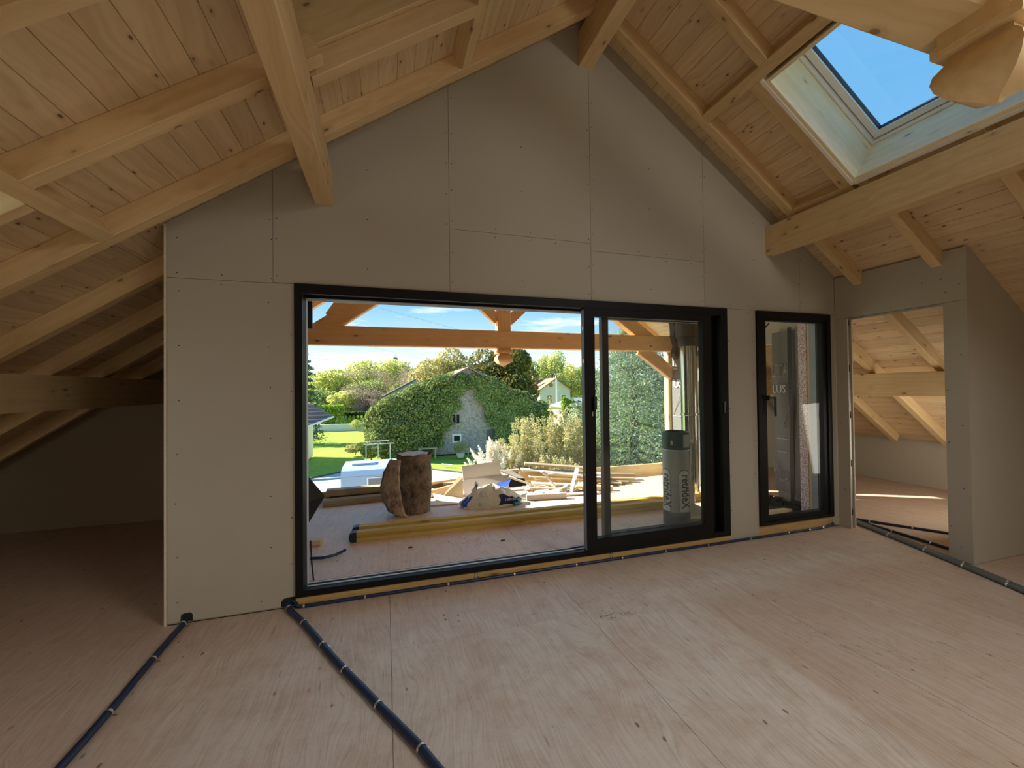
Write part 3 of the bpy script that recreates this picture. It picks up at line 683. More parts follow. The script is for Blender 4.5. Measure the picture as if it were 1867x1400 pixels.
# black flap left of the door opening
fl = thing('black_flap', (-.62, 4.2, DZ), 'folded black sheet sticking out at the left edge of the door opening', 'sheet')
MB().add([(-1.0, 4.35, .62), (-.72, 4.35, .70), (-.56, 4.30, .50), (-.70, 4.32, .26), (-1.0, 4.35, .10), (-.85, 4.10, .45)], [(0, 1, 5), (1, 2, 5), (2, 3, 5), (3, 4, 5)]).build('folded_sheet', BLACK2, fl)
MB().box(-1.24, -.84, 4.33, 4.37, -.03, .6).build('panel_edge', BLACK2, fl)
box('flap_strip', -.56, -.530, 3.43, 3.46, 1.98, 2.26, BLACK2, fl)
tag(timber('post', (-1.05, 5.70, DZ), (-1.05, 5.70, .55), .06, .06, plain('white_post', (.80, .80, .78)), None, (0, 1, 0)), 'white upright left of the sliding door, beyond the black flap', 'post')
tag(timber('offcut', (-.80, 4.55, .0), (-.62, 4.52, .0), .10, .05, W_OFF), 'small wooden offcut on the terrace at the left edge of the door opening', 'offcut')
tag(MB().tube([Vector(p) for p in ((-.66, 4.12, DZ+.02), (-.55, 4.10, DZ+.018), (-.45, 4.13, DZ+.022), (-.37, 4.20, DZ+.03))], .013, 8).build('conduit', NAVY, smooth=True), 'short dark conduit end curling over the terrace floor at left', 'conduit')
tag(MB().tube([Vector(p) for p in ((-.585, 3.66, .30), (-.575, 3.65, .12), (-.56, 3.64, DZ+.01))], .006, 6).build('thin_wire', BLACK2), 'thin black wire hanging at the foot of the left jamb', 'wire')

# ------------------------------------------------------------------ trusses
def truss(name, cy, zb, xl, xr, mat, label, loc_y, tie_d=.12, tie_h=.26, tip_drop=.27, front=.06, post=True, kw=.098, dr=1.0):
    t = thing(name, (XR, cy, zb-tip_drop), label, 'roof truss')
    ty = cy-front if post else cy+.05
    timber('tie_beam', (xl, ty+tie_d/2 if post else ty, zb+tie_h/2), (xr, ty+tie_d/2 if post else ty, zb+tie_h/2), tie_d, tie_h, mat, t, ch=.01)
    k = timber('king_post', (XR, cy+.03, zb-.05), (XR, cy+.03, 4.28), kw*2, .16, mat, t, (0, 1, 0), ch=.006)
    pr_ = [(0.004, 0), (.012, .006), (.022, .018), (.050, .034), (.084, .058), (.106, .088), (.114, .118), (.108, .145), (.088, .172), (.080, .182), (.080, .196), (.108, .200), (.112, .206), (.112, .24)]
    sc = (tip_drop-.03)/.24
    MB().lathe([(r*dr, zb-tip_drop+z*sc) for r, z in pr_], XR, cy+.03, square=True).build('carved_drop', mat, t, smooth=True)
    # principal rafters follow the slope, struts rise from the king post
    for s in (-1, 1):
        o_ = .67
        def q(x): return ZC - SL*abs(x) - o_ - .02
        x0 = (4.47-o_-zb-.12)/SL if False else (ZC-o_-.02-(zb+tie_h*.55))/SL
        timber('principal_rafter', (XR+s*(x0+.04), cy+.03, q(x0+.04)), (XR+s*.09, cy+.03, q(.09)), .14, .215, mat, t, (s*SI, 0, CO), ch=.008)
        timber('strut', (XR+s*.09, cy+.03, zb+.42), (XR+s*.95, cy+.03, q(.95)-.06), .12, .14, mat, t, (0, 0, 1))
    return t
to = truss('roof_truss', 5.88, 2.105, -1.25, 4.70, W_OUT, 'orange roof truss standing in the open gable end of the terrace, with carved drop', 5.88)
ti = truss('roof_truss', .682, 2.545, -2.2, 5.6, W_BEAM, 'roof truss inside the room with a big carved drop at the top right', .715, tie_d=.17, tie_h=.26, tip_drop=.24, front=.005, kw=.10, dr=.86)
for x in (-1.03, 1.64, 3.62, 4.2):
    MB().prism([(x+.018*math.cos(a), 2.245+(.0 if x < 4 else -.06)+.018*math.sin(a)) for a in np.linspace(0, 2*math.pi, 7)[:-1]], 5.812, 5.822, 'Y').build('bolt', CHROME, to)
timber('corner_brace', (4.06, 5.90, 2.14), (4.68, 5.90, 1.72), .10, .20, W_OUT, to, (0, 0, 1))
timber('post', (4.655, 5.95, DZ+.0), (4.655, 5.95, 2.10), .125, .12, W_POST, to, (0, 1, 0), ch=.01)
MB().prism([(-.74, 2.52), (-.50, 2.52), (-.30, 2.72), (-.30, 2.85), (-.585, 2.85), (-.62, 2.70)], 5.83, 5.95, 'Y').build('haunch', W_OUT, to)
# tattered membrane wrapped round the right end of the tie beam
mm = MB()
mm.prism([(4.52, 2.64), (4.62, 2.60), (4.72, 2.62), (4.74, 1.90), (4.66, 1.96), (4.60, 2.06), (4.63, 2.2), (4.58, 2.36), (4.61, 2.5)], 5.72, 5.82, 'Y')
tag(mm.build('torn_membrane', MEMD), 'torn dark membrane wrapped round the right end of the orange tie beam', 'membrane')

# ------------------------------------------------------------------ flue and roll
fc = plain('stainless', (.70, .66, .58), .16, 1.0)
fx, fy, fr = 4.22, 4.95, .118
fu = thing('flue_pipe', (fx, fy, DZ), 'shiny stainless steel flue pipe standing behind the glass on the right of the terrace', 'flue pipe')
for i, (za, zb_) in enumerate(((DZ, .75), (.77, 1.10), (1.12, 2.10))):
    MB().lathe([(fr, za), (fr, zb_)], fx, fy, 28).build('pipe_section', fc, fu, smooth=True)
for z in (.76, 1.11): MB().lathe([(fr+.001, z-.018), (fr+.009, z-.012), (fr+.009, z+.012), (fr+.001, z+.018)], fx, fy, 28).build('collar_ring', fc, fu, smooth=True)
MB().lathe([(fr+.02, 2.09), (fr+.03, 2.11), (fr+.03, 2.20), (fr+.02, 2.22)], fx, fy, 24).build('top_cap', BLACK2, fu, smooth=True)
MB().lathe([(fr+.06, 2.221), (fr+.07, 2.66)], fx, fy, 12).build('wrapped_sleeve', MEMD, fu, smooth=True)
tag(MB().lathe([(.02, DZ), (.036, DZ+.02), (.036, .78), (.030, .80)], 3.66, 4.28, 16).build('small_pipe', fc, smooth=True), 'thin steel pipe with rounded end leaning beside the insulation roll', 'pipe')
tag(MB().add([(3.30, 3.93, DZ+.02), (3.66, 3.86, DZ+.02), (3.62, 4.02, DZ+.09), (3.33, 4.05, DZ+.22), (3.30, 3.95, DZ), (3.66, 3.88, DZ), (3.62, 4.04, DZ+.07), (3.33, 4.07, DZ+.20)], [(0, 1, 2, 3), (7, 6, 5, 4), (0, 4, 5, 1), (1, 5, 6, 2), (2, 6, 7, 3), (3, 7, 4, 0)]).build('board_offcut', plain('pale_green_board', (.62, .70, .64), .6)), 'pale greenish board offcut lying behind the insulation roll', 'offcut')

ROLLB = plain('roll_wrap', (.48, .53, .55), .38, noise=.15, scale=6); TEAL = plain('roll_teal', (.045, .13, .15), .4); RWH = plain('roll_label_white', (.88, .92, .95), .4); INK = plain('roll_ink', (.035, .06, .08), .5)
rx, ry, rr, rz0, rz1 = 3.125, 3.90, .143, DZ, 1.005
ro = thing('insulation_roll', (rx, ry, rz0), 'upright insulation roll in grey wrap lettered retrideX, standing behind the glass door', 'insulation roll')
MB().lathe([(rr-.004, rz0+.10), (rr, rz0+.11), (rr, .80), (rr-.002, .81)], rx, ry, 36).build('wrap', ROLLB, ro, smooth=True)
MB().lathe([(rr, rz0+.002), (rr+.001, rz0+.01), (rr+.0015, .125)], rx, ry, 36).build('bottom_band', TEAL, ro, smooth=True)
MB().lathe([(rr+.0015, .815), (rr+.003, .82), (rr+.003, rz1-.015), (rr-.01, rz1), (rr-.03, rz1-.004)], rx, ry, 36).build('top_band', TEAL, ro, smooth=True)
MB().lathe([(rr+.004, .80), (rr+.004, .812)], rx, ry, 36).build('band_line', RWH, ro)
sp_ = MB()
for k in range(3): sp_.tube([Vector((rx+(rr-.035-.03*k)*math.cos(a), ry+(rr-.035-.03*k)*math.sin(a), rz1+.002)) for a in np.linspace(0, 2*math.pi, 25)], .004, 5)
sp_.build('rolled_edge', BLACK2, ro)
cam_a = math.atan2(-ry, -rx)     # direction from roll to camera
def on_cyl(ang, z, r): return (rx+r*math.cos(ang), ry+r*math.sin(ang), z)
def cyl_patch(name, a0_, a1_, z0_, z1_, r, mat, rnd_top=True, parent=None):
    V = []; F = []; n = 12; m = 56
    for j in range(m+1):
        z = z0_+(z1_-z0_)*j/m; hw = (a1_-a0_)/2; zr = z1_-hw*rr
        w_ = hw if (z < zr or not rnd_top) else math.sqrt(max(0, hw*hw-((z-zr)/rr)**2))
        for i in range(n+1): V.append(on_cyl((a0_+a1_)/2 + w_*(2*i/n-1), z, r))
    for j in range(m):
        for i in range(n): a = j*(n+1)+i; F.append((a, a+1, a+n+2, a+n+1))
    return MB().add(V, F).build(name, mat, parent or ro, smooth=True)
for (ac, hw) in ((cam_a-.88, .42), (cam_a+.62, .42)):
    cyl_patch('label_border', ac-hw-.03, ac+hw+.03, .13, .60, rr+.0014, INK); cyl_patch('label_panel', ac-hw, ac+hw, .135, .592, rr+.002, RWH)
cyl_patch('green_stripe', cam_a-1.30, cam_a-.97, .19, .45, rr+.0028, plain('lime', (.30, .62, .03), .5), False)
cyl_patch('logo_disc', cam_a-.36, cam_a-.20, .865, .915, rr+.0040, RWH, True)
cyl_patch('torn_tape', cam_a+.55, cam_a+1.3, .84, .98, rr+.0045, plain('tape_clear', (.45, .52, .52), .3), False)
def cylwarp(ac):
    def wv(co):
        out = np.empty_like(co)
        ang = ac + (co[:, 1]-.035)/rr       # letter height goes round the roll
        z = .545 - co[:, 0]; r = rr + .0032 + co[:, 2]
        out[:, 0] = rx + r*np.cos(ang); out[:, 1] = ry + r*np.sin(ang); out[:, 2] = z; return out
    return wv
for ac in (cam_a-.82, cam_a+.66): text_on('lettering', 'retrideX', .150, Matrix(), INK, ro, warp=cylwarp(ac), sx=.70, bold=.0022)

# ------------------------------------------------------------------ things lying on the terrace
BARK = None
def bark():
    m, t, o = new_mat('fibrous_bark'); tc = t('ShaderNodeTexCoord')
    mp = t('ShaderNodeMapping', Vector=tc.outputs['Object'], Scale=(14, 14, 9)); n = t('ShaderNodeTexNoise', Vector=mp.outputs[0], Scale=1.0, Detail=9.0, Roughness=.72)
    n2 = t('ShaderNodeTexNoise', Vector=tc.outputs['Object'], Scale=5.0, Detail=4.0)
    c = t.mix(t.ramp(n.outputs[0], [(.36, 0.0), (.62, 1.0)]), (.085, .055, .040), (.36, .28, .21))
    c = t.mix(t.ramp(n2.outputs[0], [(.45, 0.0), (.7, .5)]), c, (.50, .38, .27))
    principled(t, o, c, .95, bump=n.outputs[0], bstr=1.0, bdist=.03, spec=.1); return m
BARK = bark()
BARK2 = BARK.copy(); BARK2.name = 'light_fibrous_bark'
for nd in BARK2.node_tree.nodes:
    if nd.type == 'MIX' and nd.data_type == 'RGBA':
        for k_ in (6, 7):
            if not nd.inputs[k_].is_linked: nd.inputs[k_].default_value = tuple(min(1, c*2.1) for c in nd.inputs[k_].default_value[:3])+(1,)
def log():
    t = thing('log', (.335, 5.36, DZ), 'thick brown log section standing on the terrace with a curled bark slab beside it', 'log')
    r = random.Random(4); cx, cy, R0 = .335, 5.38, .20
    V = []; F = []; n, m = 44, 16
    for j in range(m+1):
        z = DZ+(.70-DZ)*j/m; rr_ = R0*(1+.03*math.sin(5*z))
        for i in range(n):
            a = 2*math.pi*i/n; q = rr_*(1+.035*math.sin(2*a+1)+.008*math.sin(9*a+4*z)+.012*r.uniform(-1, 1)) + (.012 if j > m-2 else 0)
            V.append((cx+q*math.cos(a)+.012*math.sin(4*z), cy+q*math.sin(a), z+(.012*math.sin(4*a) if j == m else 0)))
    for j in range(m):
        for i in range(n): F.append((j*n+i, j*n+(i+1) % n, (j+1)*n+(i+1) % n, (j+1)*n+i))
    F.append(tuple(range(n-1, -1, -1)))
    MB().add(V, F).build('bark', BARK, t, smooth=True)
    V = [(cx, cy, .698)]+[(cx+R0*.96*math.cos(2*math.pi*i/24)*(1+.04*math.sin(5*i)), cy+R0*.96*math.sin(2*math.pi*i/24), .699+.006*math.sin(i*2)) for i in range(24)]
    MB().add(V, [(0, i+1, (i+1) % 24+1) for i in range(24)]).build('cut_end', plain('sawn_grey_end', (.62, .55, .50), .9, noise=.35, scale=18), t)
    # curled slab, leaning on the left
    rows = [(0.048, 0.147, 0.662), (-0.031, 0.139, 0.506), (-0.077, 0.144, 0.322), (-0.046, 0.168, 0.155), (0.024, 0.199, 0.018), (0.114, 0.231, -0.028)]
    V = []; F = []; n = 6; w_ = 2*(n+1); m = 20
    for j in range(m+1):
        q = j/m*(len(rows)-1); a_ = min(int(q), len(rows)-2); f_ = q-a_
        xo, xi, z = [rows[a_][k]*(1-f_)+rows[a_+1][k]*f_ for k in range(3)]
        o_, i_ = Vector((xo, 5.28, z)), Vector((xi, 5.12, z))
        for side in (0, 1):
            for k in range(n+1):
                u = k/n; p = o_.lerp(i_, u); nrm = Vector((-.16, -(xi-xo), 0)).normalized()
                p += nrm*(.035*math.sin(math.pi*u)) + nrm*(-.028 if side else 0) + Vector((r.uniform(-1, 1), r.uniform(-1, 1), r.uniform(-1, 1)))*.004
                V.append(tuple(p))
    for j in range(m):
        b = j*w_
        for i in range(n):
            F.append((b+i, b+w_+i, b+w_+i+1, b+i+1)); F.append((b+n+1+i, b+n+2+i, b+w_+n+2+i, b+w_+n+1+i))
        for i in (0, n): F.append((b+i, b+n+1+i, b+w_+n+1+i, b+w_+i))
    F.append(tuple(range(n+1))+tuple(range(w_-1, n, -1))); F.append(tuple(m*w_+i for i in range(n+1))+tuple(m*w_+i for i in range(w_-1, n, -1)))
    MB().add(V, F).build('bark_slab', BARK2, t, smooth=True, label='lighter curled slab of bark')
log()
def hbeam(x0, y0, x1, y1, label, h=.10):
    d = Vector((x1-x0, y1-y0, 0)); d.normalize(); t = thing('formwork_beam', (x0, y0, DZ), label, 'beam')
    p, q = Vector((x0, y0, 0)), Vector((x1, y1, 0)); e = .07
    def zz(z): return Vector((0, 0, z))
    timber('flange', p+d*e+zz(DZ+h-.02), q+zz(DZ+h-.02), .08, .04, W_YELLOW, t); timber('flange', p+d*e+zz(DZ+.02), q+zz(DZ+.02), .08, .04, W_YELLOW, t)
    timber('web', p+d*e+zz(DZ+h/2), q+zz(DZ+h/2), .05, h-.08, W_YELLOW, t)
    s_ = Vector((-d.y, d.x, 0))
    poly = [(0, .03), (.012, .008), (.04, 0), (e, 0), (e, h), (.04, h), (.012, h-.008), (0, h-.03)]
    M = Matrix.Translation(p+zz(DZ)) @ Matrix((d, s_, Vector((0, 0, 1)))).transposed().to_4x4()
    MB().prism(poly, -.041, .041, 'Y', M).build('end_cap', plain('cap_blue_black', (.02, .03, .05), .5), t)
hbeam(-.36, 4.50, 3.62, 4.44, 'front one of two yellow formwork beams lying across the terrace, dark capped end at left')
hbeam(-.345, 4.68, 4.35, 4.60, 'rear one of two yellow formwork beams lying across the terrace')
tag(timber('plank', (-.80, 5.98, .015), (.95, 6.12, .015), .13, .085, W_GREY), 'thick weathered plank on the terrace floor at left, front one behind the log', 'plank')
tag(timber('plank', (-.78, 6.16, .11), (.80, 6.20, .11), .14, .085, W_GREY), 'thick weathered plank lying on a brown spacer, behind the front plank at left', 'plank')
tag(timber('spacer', (-.74, 6.15, .035), (.72, 6.19, .035), .06, .06, plain('rusty_spacer', (.16, .07, .04), .9)), 'dark rusty strip between the two weathered planks', 'strip')

WB = plain('board_face_white', (.72, .70, .64), .8, noise=.05); WF = plain('board_face_cream', (.78, .72, .58), .8); STUDM = plain('zinc_profile', (.78, .78, .76), .3, .85); GRB = plain('board_face_grey', (.52, .48, .42), .85)
def slab_(name, pts, th, mat, label, cat='board', group=None, edge=None):
    """bent-free board from 4 corners, thickness downwards along its normal"""
    P = [Vector(p) for p in pts]; n = (P[1]-P[0]).cross(P[3]-P[0]).normalized()
    if n.z < 0: n = -n
    V = P+[p-n*th for p in P]; k = len(P)
    F = [tuple(range(k)), tuple(range(2*k-1, k-1, -1))]+[(i, i+k, (i+1) % k+k, (i+1) % k) for i in range(k)]
    return tag(MB().add(V, F).build(name, mat), label, cat, group)
z = DZ
slab_('drywall_offcut', [(.70, 5.72, z+.02), (1.02, 5.66, z+.02), (1.02, 5.70, z+.30), (.98, 5.74, z+.33)], .0125, W_OFF, 'orange board offcut standing behind the log on the right', 'offcut')
tag(timber('offcut_plank', (.60, 6.02, .02), (1.06, 5.96, .12), .12, .09, W_OFF), 'thick light timber offcut right of the log, its end tilted up', 'offcut')
tag(timber('offcut_plank', (.58, 6.10, .15), (1.10, 6.04, .20), .12, .035, W_OFF), 'thin light board lying on the thick timber offcut right of the log', 'offcut')
slab_('drywall_offcut', [(1.06, 5.86, z+.19), (1.62, 5.84, z+.23), (1.62, 5.94, z+.46), (1.06, 5.96, z+.42)], .0125, WB, 'upright pale plasterboard piece standing highest behind the bag', 'offcut')
slab_('drywall_offcut', [(1.06, 5.60, z+.01), (1.66, 5.62, z+.03), (1.74, 5.84, z+.27), (1.00, 5.82, z+.24)], .0125, GRB, 'grey plasterboard piece leaning behind the printed bag', 'offcut')
slab_('drywall_offcut', [(.62, 5.80, z+.10), (1.10, 5.58, z+.02), (1.16, 5.52, z+.015), (.64, 5.60, z+.02)], .0125, WF, 'triangular cream plasterboard piece lying between log and bag', 'offcut')
slab_('drywall_offcut', [(.52, 5.66, z+.035), (.98, 5.60, z+.03), (.92, 5.48, z+.02), (.56, 5.50, z+.02)], .0125, WF, 'flat cream plasterboard piece next to the foot of the log', 'offcut')
slab_('drywall_offcut', [(1.62, 5.98, z+.30), (2.14, 5.66, z+.10), (2.26, 5.60, z+.055), (1.72, 5.80, z+.24)], .0125, WF, 'long sunlit cream board sloping down to the right behind the bag', 'offcut')
slab_('drywall_offcut', [(1.66, 6.00, z+.31), (1.84, 6.02, z+.29), (2.0, 5.90, z+.19), (1.9, 5.86, z+.2)], .0125, GRB, 'small grey board at the top of the sloping cream one', 'offcut')
tag(timber('small_plank', (1.12, 6.16, .22), (1.98, 6.12, .24), .10, .03, W_GREY), 'narrow greyish plank on the terrace edge right of the upright plasterboard', 'plank')
slab_('osb_piece', [(1.98, 6.14, z+.10), (2.42, 6.08, z+.10), (2.56, 6.20, z+.27), (2.02, 6.22, z+.25)], .018, W_OFF, 'orange board piece leaning on the terrace edge in the middle', 'offcut')
tag(timber('metal_profile', (2.42, 5.66, z+.04), (2.24, 5.74, z+.30), .05, .03, STUDM), 'short zinc profile sticking up from the rubble, left one of two', 'profile')
tag(timber('metal_profile', (2.58, 5.50, z+.02), (2.74, 5.62, z+.34), .055, .03, STUDM), 'longer zinc profile leaning to the right out of the rubble', 'profile')
tag(timber('metal_profile', (2.62, 5.56, z+.02), (2.72, 5.54, z+.16), .05, .03, STUDM), 'short zinc profile standing behind the leaning one', 'profile')
tag(timber('round_stick', (2.72, 5.62, z+.05), (3.24, 5.46, z+.04), .07, .06, W_OFF), 'thick pale timber piece lying right of the zinc profiles', 'offcut')
tag(timber('drywall_strip', (1.84, 5.36, z+.04), (2.40, 5.28, z+.045), .05, .075, GRB), 'grey board strip lying on edge in front of the rubble', 'offcut')
tag(timber('drywall_strip', (2.40, 5.42, z+.02), (2.96, 5.36, z+.02), .09, .02, WB), 'pale flat strip at the sunlit front of the rubble', 'offcut')
slab_('blue_scrap', [(1.44, 5.52, z+.16), (1.62, 5.50, z+.19), (1.70, 5.62, z+.25), (1.5, 5.6, z+.22)], .004, plain('blue_packaging', (.05, .12, .45), .4), 'crumpled blue packaging behind the bag', 'packaging')
slab_('gap_shade_sheet', [(1.66, 5.78, z+.10), (1.98, 5.74, z+.11), (1.96, 5.80, z+.21), (1.68, 5.84, z+.22)], .01, DARK, 'added dark sheet for the shade under the sloping cream board', 'offcut')  # dark sheet put in for the shade of the gap
# the pile of long boards on the right: every board a thing
r_ = random.Random(12)
pile = [((2.10, 6.20, .32), (3.05, 5.96, .23), .16, .03, 'wide weathered board on top of the long board pile', W_GREY),
        ((2.02, 6.10, .25), (3.38, 5.90, .12), .17, .02, 'white topped board under the weathered board of the pile', WB),
        ((2.28, 5.98, .225), (3.30, 5.78, .10), .13, .014, 'shiny pale panel sloping down the front of the pile', plain('glossy_panel', (.80, .82, .82), .25)),
        ((2.10, 5.98, .16), (3.02, 5.82, .085), .12, .02, 'third board down in the long pile, brown edge', W_OFF),
        ((2.20, 6.02, .12), (3.28, 5.80, .055), .15, .02, 'fourth board down in the long pile', W_OFF),
        ((2.10, 5.86, .085), (2.96, 5.70, .03), .14, .022, 'broad cream board low in the pile, end sawn square', WF),
        ((2.02, 5.76, .04), (2.80, 5.66, .01), .13, .02, 'lowest cream board at the front of the pile', WF),
        ((2.86, 6.02, .05), (3.55, 5.72, -.0), .09, .02, 'thin strip at the right end of the pile', W_OFF),
        ((3.05, 6.12, .10), (3.95, 5.98, .06), .10, .03, 'greyish stick at the far right end of the pile, seen through the glass', W_GREY),
        ((3.02, 6.04, .05), (3.86, 5.84, .02), .09, .035, 'second greyish stick at the right of the pile, nearer', W_GREY),
        ((3.10, 5.96, .015), (3.70, 5.76, -.005), .08, .035, 'short lowest stick at the right of the pile', W_GREY)]
for p0, p1, w_, h_, lab, mt in pile: tag(timber('rubble_board', p0, p1, w_, h_, mt), lab, 'board')
for i, (x, y) in enumerate(((1.78, 5.52), (1.9, 5.50), (2.02, 5.56), (2.16, 5.50), (1.72, 5.42))):
    slab_('drywall_scrap', [(x, y, z+.03), (x+.22, y-.03, z+.04), (x+.25, y+.05, z+.05+.01*i), (x+.03, y+.08, z+.045)], .012, (WB, WF, GRB)[i % 3], ('small plasterboard scrap among the rubble right of the bag, %s from the left' % ('second', 'third', 'fourth', 'last', 'first')[i]), 'offcut')
for i in range(16):
    x = r_.uniform(1.75, 3.05); y = 5.84-.18*(x-1.75)+r_.uniform(-.30, .12); a = r_.uniform(-.5, .9); l, w_ = r_.uniform(.08, .2), r_.uniform(.04, .09); hgt = r_.uniform(0, .05)
    c_, s_ = math.cos(a), math.sin(a); t_ = r_.uniform(-.06, .08)
    slab_('drywall_crumb', [(x, y, z+.014+hgt), (x+l*c_, y+l*s_, z+.014+hgt+t_*.5+.03), (x+l*c_-w_*s_, y+l*s_+w_*c_, z+.02+hgt+.03), (x-w_*s_, y+w_*c_, z+.018+hgt)], .0125, (WB, WF, GRB, W_OFF)[i % 4], 'small broken plasterboard piece scattered among the rubble boards', 'offcut', 'small broken plasterboard pieces in the rubble')
# printed bag
def bag():
    t = thing('rubble_bag', (1.34, 5.32, DZ), 'crumpled cream and blue plastic bag lying in front of the plasterboard rubble', 'bag')
    r = random.Random(9); V = []; F = []; n, m = 40, 14; rx_, ry_ = .40, .16
    def pt(i, j):
        a = 2*math.pi*i/n; s = j/m
        top = .21+.07*math.exp(-((math.cos(a)+.45)/.25)**2)+.06*math.exp(-((math.cos(a)-.3)/.25)**2)+.02*math.sin(9*a)
        rad = (1-s**2.2)**.5 if s < 1 else 0
        wr = 1+.05*math.sin(7*a+3*s)+.035*math.sin(13*a-5*s)+.03*math.sin(23*a+9*s)
        return (1.34+rx_*rad*wr*math.cos(a)+.02*math.sin(9*s+a), 5.32+ry_*rad*wr*math.sin(a), DZ+top*s**.8+.012*math.sin(11*a+7*s)*s)
    for j in range(m+1):
        for i in range(n): V.append(pt(i, j))
    for j in range(m):
        for i in range(n): F.append((j*n+i, j*n+(i+1) % n, (j+1)*n+(i+1) % n, (j+1)*n+i))
    m_, tt, o = new_mat('bag_film'); tc = tt('ShaderNodeTexCoord'); nn = tt('ShaderNodeTexNoise', Vector=tc.outputs['Object'], Scale=9.0, Detail=5.0)
    principled(tt, o, tt.mix(nn.outputs[0], (.82, .78, .66), (.95, .93, .87)), .4, bump=nn.outputs[0], bstr=1.0, bdist=.05)
    MB().add(V, F).build('sack', m_, t, smooth=True)
    def skin(name, i0, i1, j0, j1, mat, off=.006):
        V = []; F = []
        for j in range(j0, j1+1):
            for i in range(i0, i1+1):
                p = Vector(pt(i, j)); d = (p-Vector((1.34, 5.32, .02))).normalized(); V.append(p+d*off)
        w_ = i1-i0+1
        for j in range(j1-j0):
            for i in range(w_-1): F.append((j*w_+i, j*w_+i+1, (j+1)*w_+i+1, (j+1)*w_+i))
        return MB().add(V, F).build(name, mat, t, smooth=True)
    skin('navy_print', 31, 35, 1, 7, plain('bag_navy', (.012, .014, .10), .35)); skin('blue_print', 20, 24, 1, 8, plain('bag_blue', (.04, .10, .50), .35)); skin('teal_print', 35, 38, 0, 5, plain('bag_teal', (.02, .22, .32), .35))
    MB().tube([Vector((1.60, 5.17, DZ+.03)), Vector((1.73, 5.22, DZ+.012))], [.03, .006], 8).build('corner_tip', MAT['bag_teal'], t)
    MB().tube([Vector((1.10, 5.30, .17)), Vector((1.14, 5.33, .25)), Vector((1.13, 5.34, .29))], [.05, .03, .008], 8).build('knotted_corner', m_, t, smooth=True)
    text_on('lettering', 'HEROR', .045, Matrix.Translation((1.475, 5.135, .055)) @ Matrix.Rotation(math.radians(78), 4, 'X'), plain('bag_print_white', (.8, .8, .8)), t)
    text_on('lettering', 'O', .05, Matrix.Translation((1.12, 5.155, .015)) @ Matrix.Rotation(math.radians(78), 4, 'X'), MAT['bag_navy'], t)
bag()
for i, (x, y) in enumerate(((.20, 4.13), (1.10, 4.02))):
    m = MB(); m.prism([(x, y), (x+.022, y-.008), (x+.05, y+.004), (x+.035, y+.014), (x+.012, y+.02)], DZ+.0005, DZ+.008, 'Z')
    tag(m.build('wood_chip', plain('chip_brown', (.10, .05, .03), .9)), 'tiny dark wood chip on the terrace floor near the threshold', 'wood chip', 'wood chips near the threshold')

# ------------------------------------------------------------------ conduits on the floor with their clips
def conduit(name, pts, r, mat, label, clips, cat='conduit', cr_=None, n=10):
    """pts as (x, y); clips as (x, y) on it"""
    t = thing(name, (pts[0][0], pts[0][1], 0), label, cat)
    P = [Vector((p[0], p[1], (p[2] if len(p) > 2 else r+.0005))) for p in pts]
    Q = []
    for a, b in zip(P, P[1:]):
        k = max(1, int((b-a).length/.12))
        for i in range(k): q = a.lerp(b, i/k); Q.append(q)
    Q.append(P[-1]); rr_ = random.Random(len(pts)*7+int(r*1000))
    for i in range(1, len(Q)-1): Q[i] = Q[i]+Vector((rr_.uniform(-.0025, .0025), rr_.uniform(-.0025, .0025), 0))
    MB().tube(Q, r, n).build('tube', mat, t, smooth=True)
    for (x, y) in clips:
        best = min(range(len(Q)-1), key=lambda i: ((Q[i]+Q[i+1])/2-Vector((x, y, r))).length); d = (Q[best+1]-Q[best]).normalized(); s_ = Vector((-d.y, d.x, 0))
        c0_ = Vector((x, y, r)); c0_ = Q[best]+d*max(0, min((Q[best+1]-Q[best]).length, (c0_-Q[best]).dot(d)))
        m = MB(); M = Matrix.Translation(c0_) @ Matrix((d, s_, Vector((0, 0, 1)))).transposed().to_4x4(); R1 = (cr_ or r)+.0022; V = []; F = []; k = 12
        for e in (-.0065, .0065):
            for i in range(k+1): a = math.pi*(i/k)*1.3-.15*math.pi; V.append(M @ Vector((e, R1*math.cos(a), max(-r+.0006, R1*math.sin(a)))))
        for i in range(k): F.append((i, i+1, k+2+i, k+1+i))
        m.add(V, F); m.box(-.0065, .0065, R1-.002, R1+.018, -r+.0004, -r+.003, M); m.build('clip', CHROME, t)
    return t
conduit('conduit', [(-1.255, 3.30, .035), (-1.252, 3.235, .030), (-1.25, 3.15), (-1.252, 2.78), (-1.242, 2.38), (-1.250, 1.9), (-1.25, .6)], .017, NAVY, 'dark navy conduit coming out of the wall foot at the left of the floor', [(-1.249, 3.16), (-1.25, 2.80), (-1.243, 2.40), (-1.25, 1.6)])
conduit('conduit', [(-.665, 3.26, .036), (-.655, 3.205, .03), (-.63, 3.13), (-.51, 2.93), (-.36, 2.64), (-.215, 2.37), (-.04, 2.06), (.13, 1.76), (.32, 1.36), (.60, .7)], .0185, NAVY, 'dark navy conduit running diagonally from the door corner across the floor', [(-.642, 3.15), (-.51, 2.93), (-.36, 2.64), (-.21, 2.37), (-.04, 2.06), (.13, 1.76), (.35, 1.3)])
conduit('conduit', [(-.70, 3.24, .05), (-.66, 3.235, .053), (-.617, 3.215, .04), (-.59, 3.178, .014), (-.52, 3.176), (.45, 3.178), (1.53, 3.182), (2.42, 3.182), (3.2, 3.182), (3.9, 3.184), (4.40, 3.186), (4.55, 3.20, .03)], .0125, NAVY, 'thin navy conduit running along the foot of the door and window wall', [(-.55, 3.176), (-.15, 3.177), (.45, 3.178), (.98, 3.18), (1.53, 3.182), (1.97, 3.182), (2.42, 3.182), (2.89, 3.182), (3.40, 3.183), (3.89, 3.184), (4.18, 3.185), (4.37, 3.186)])
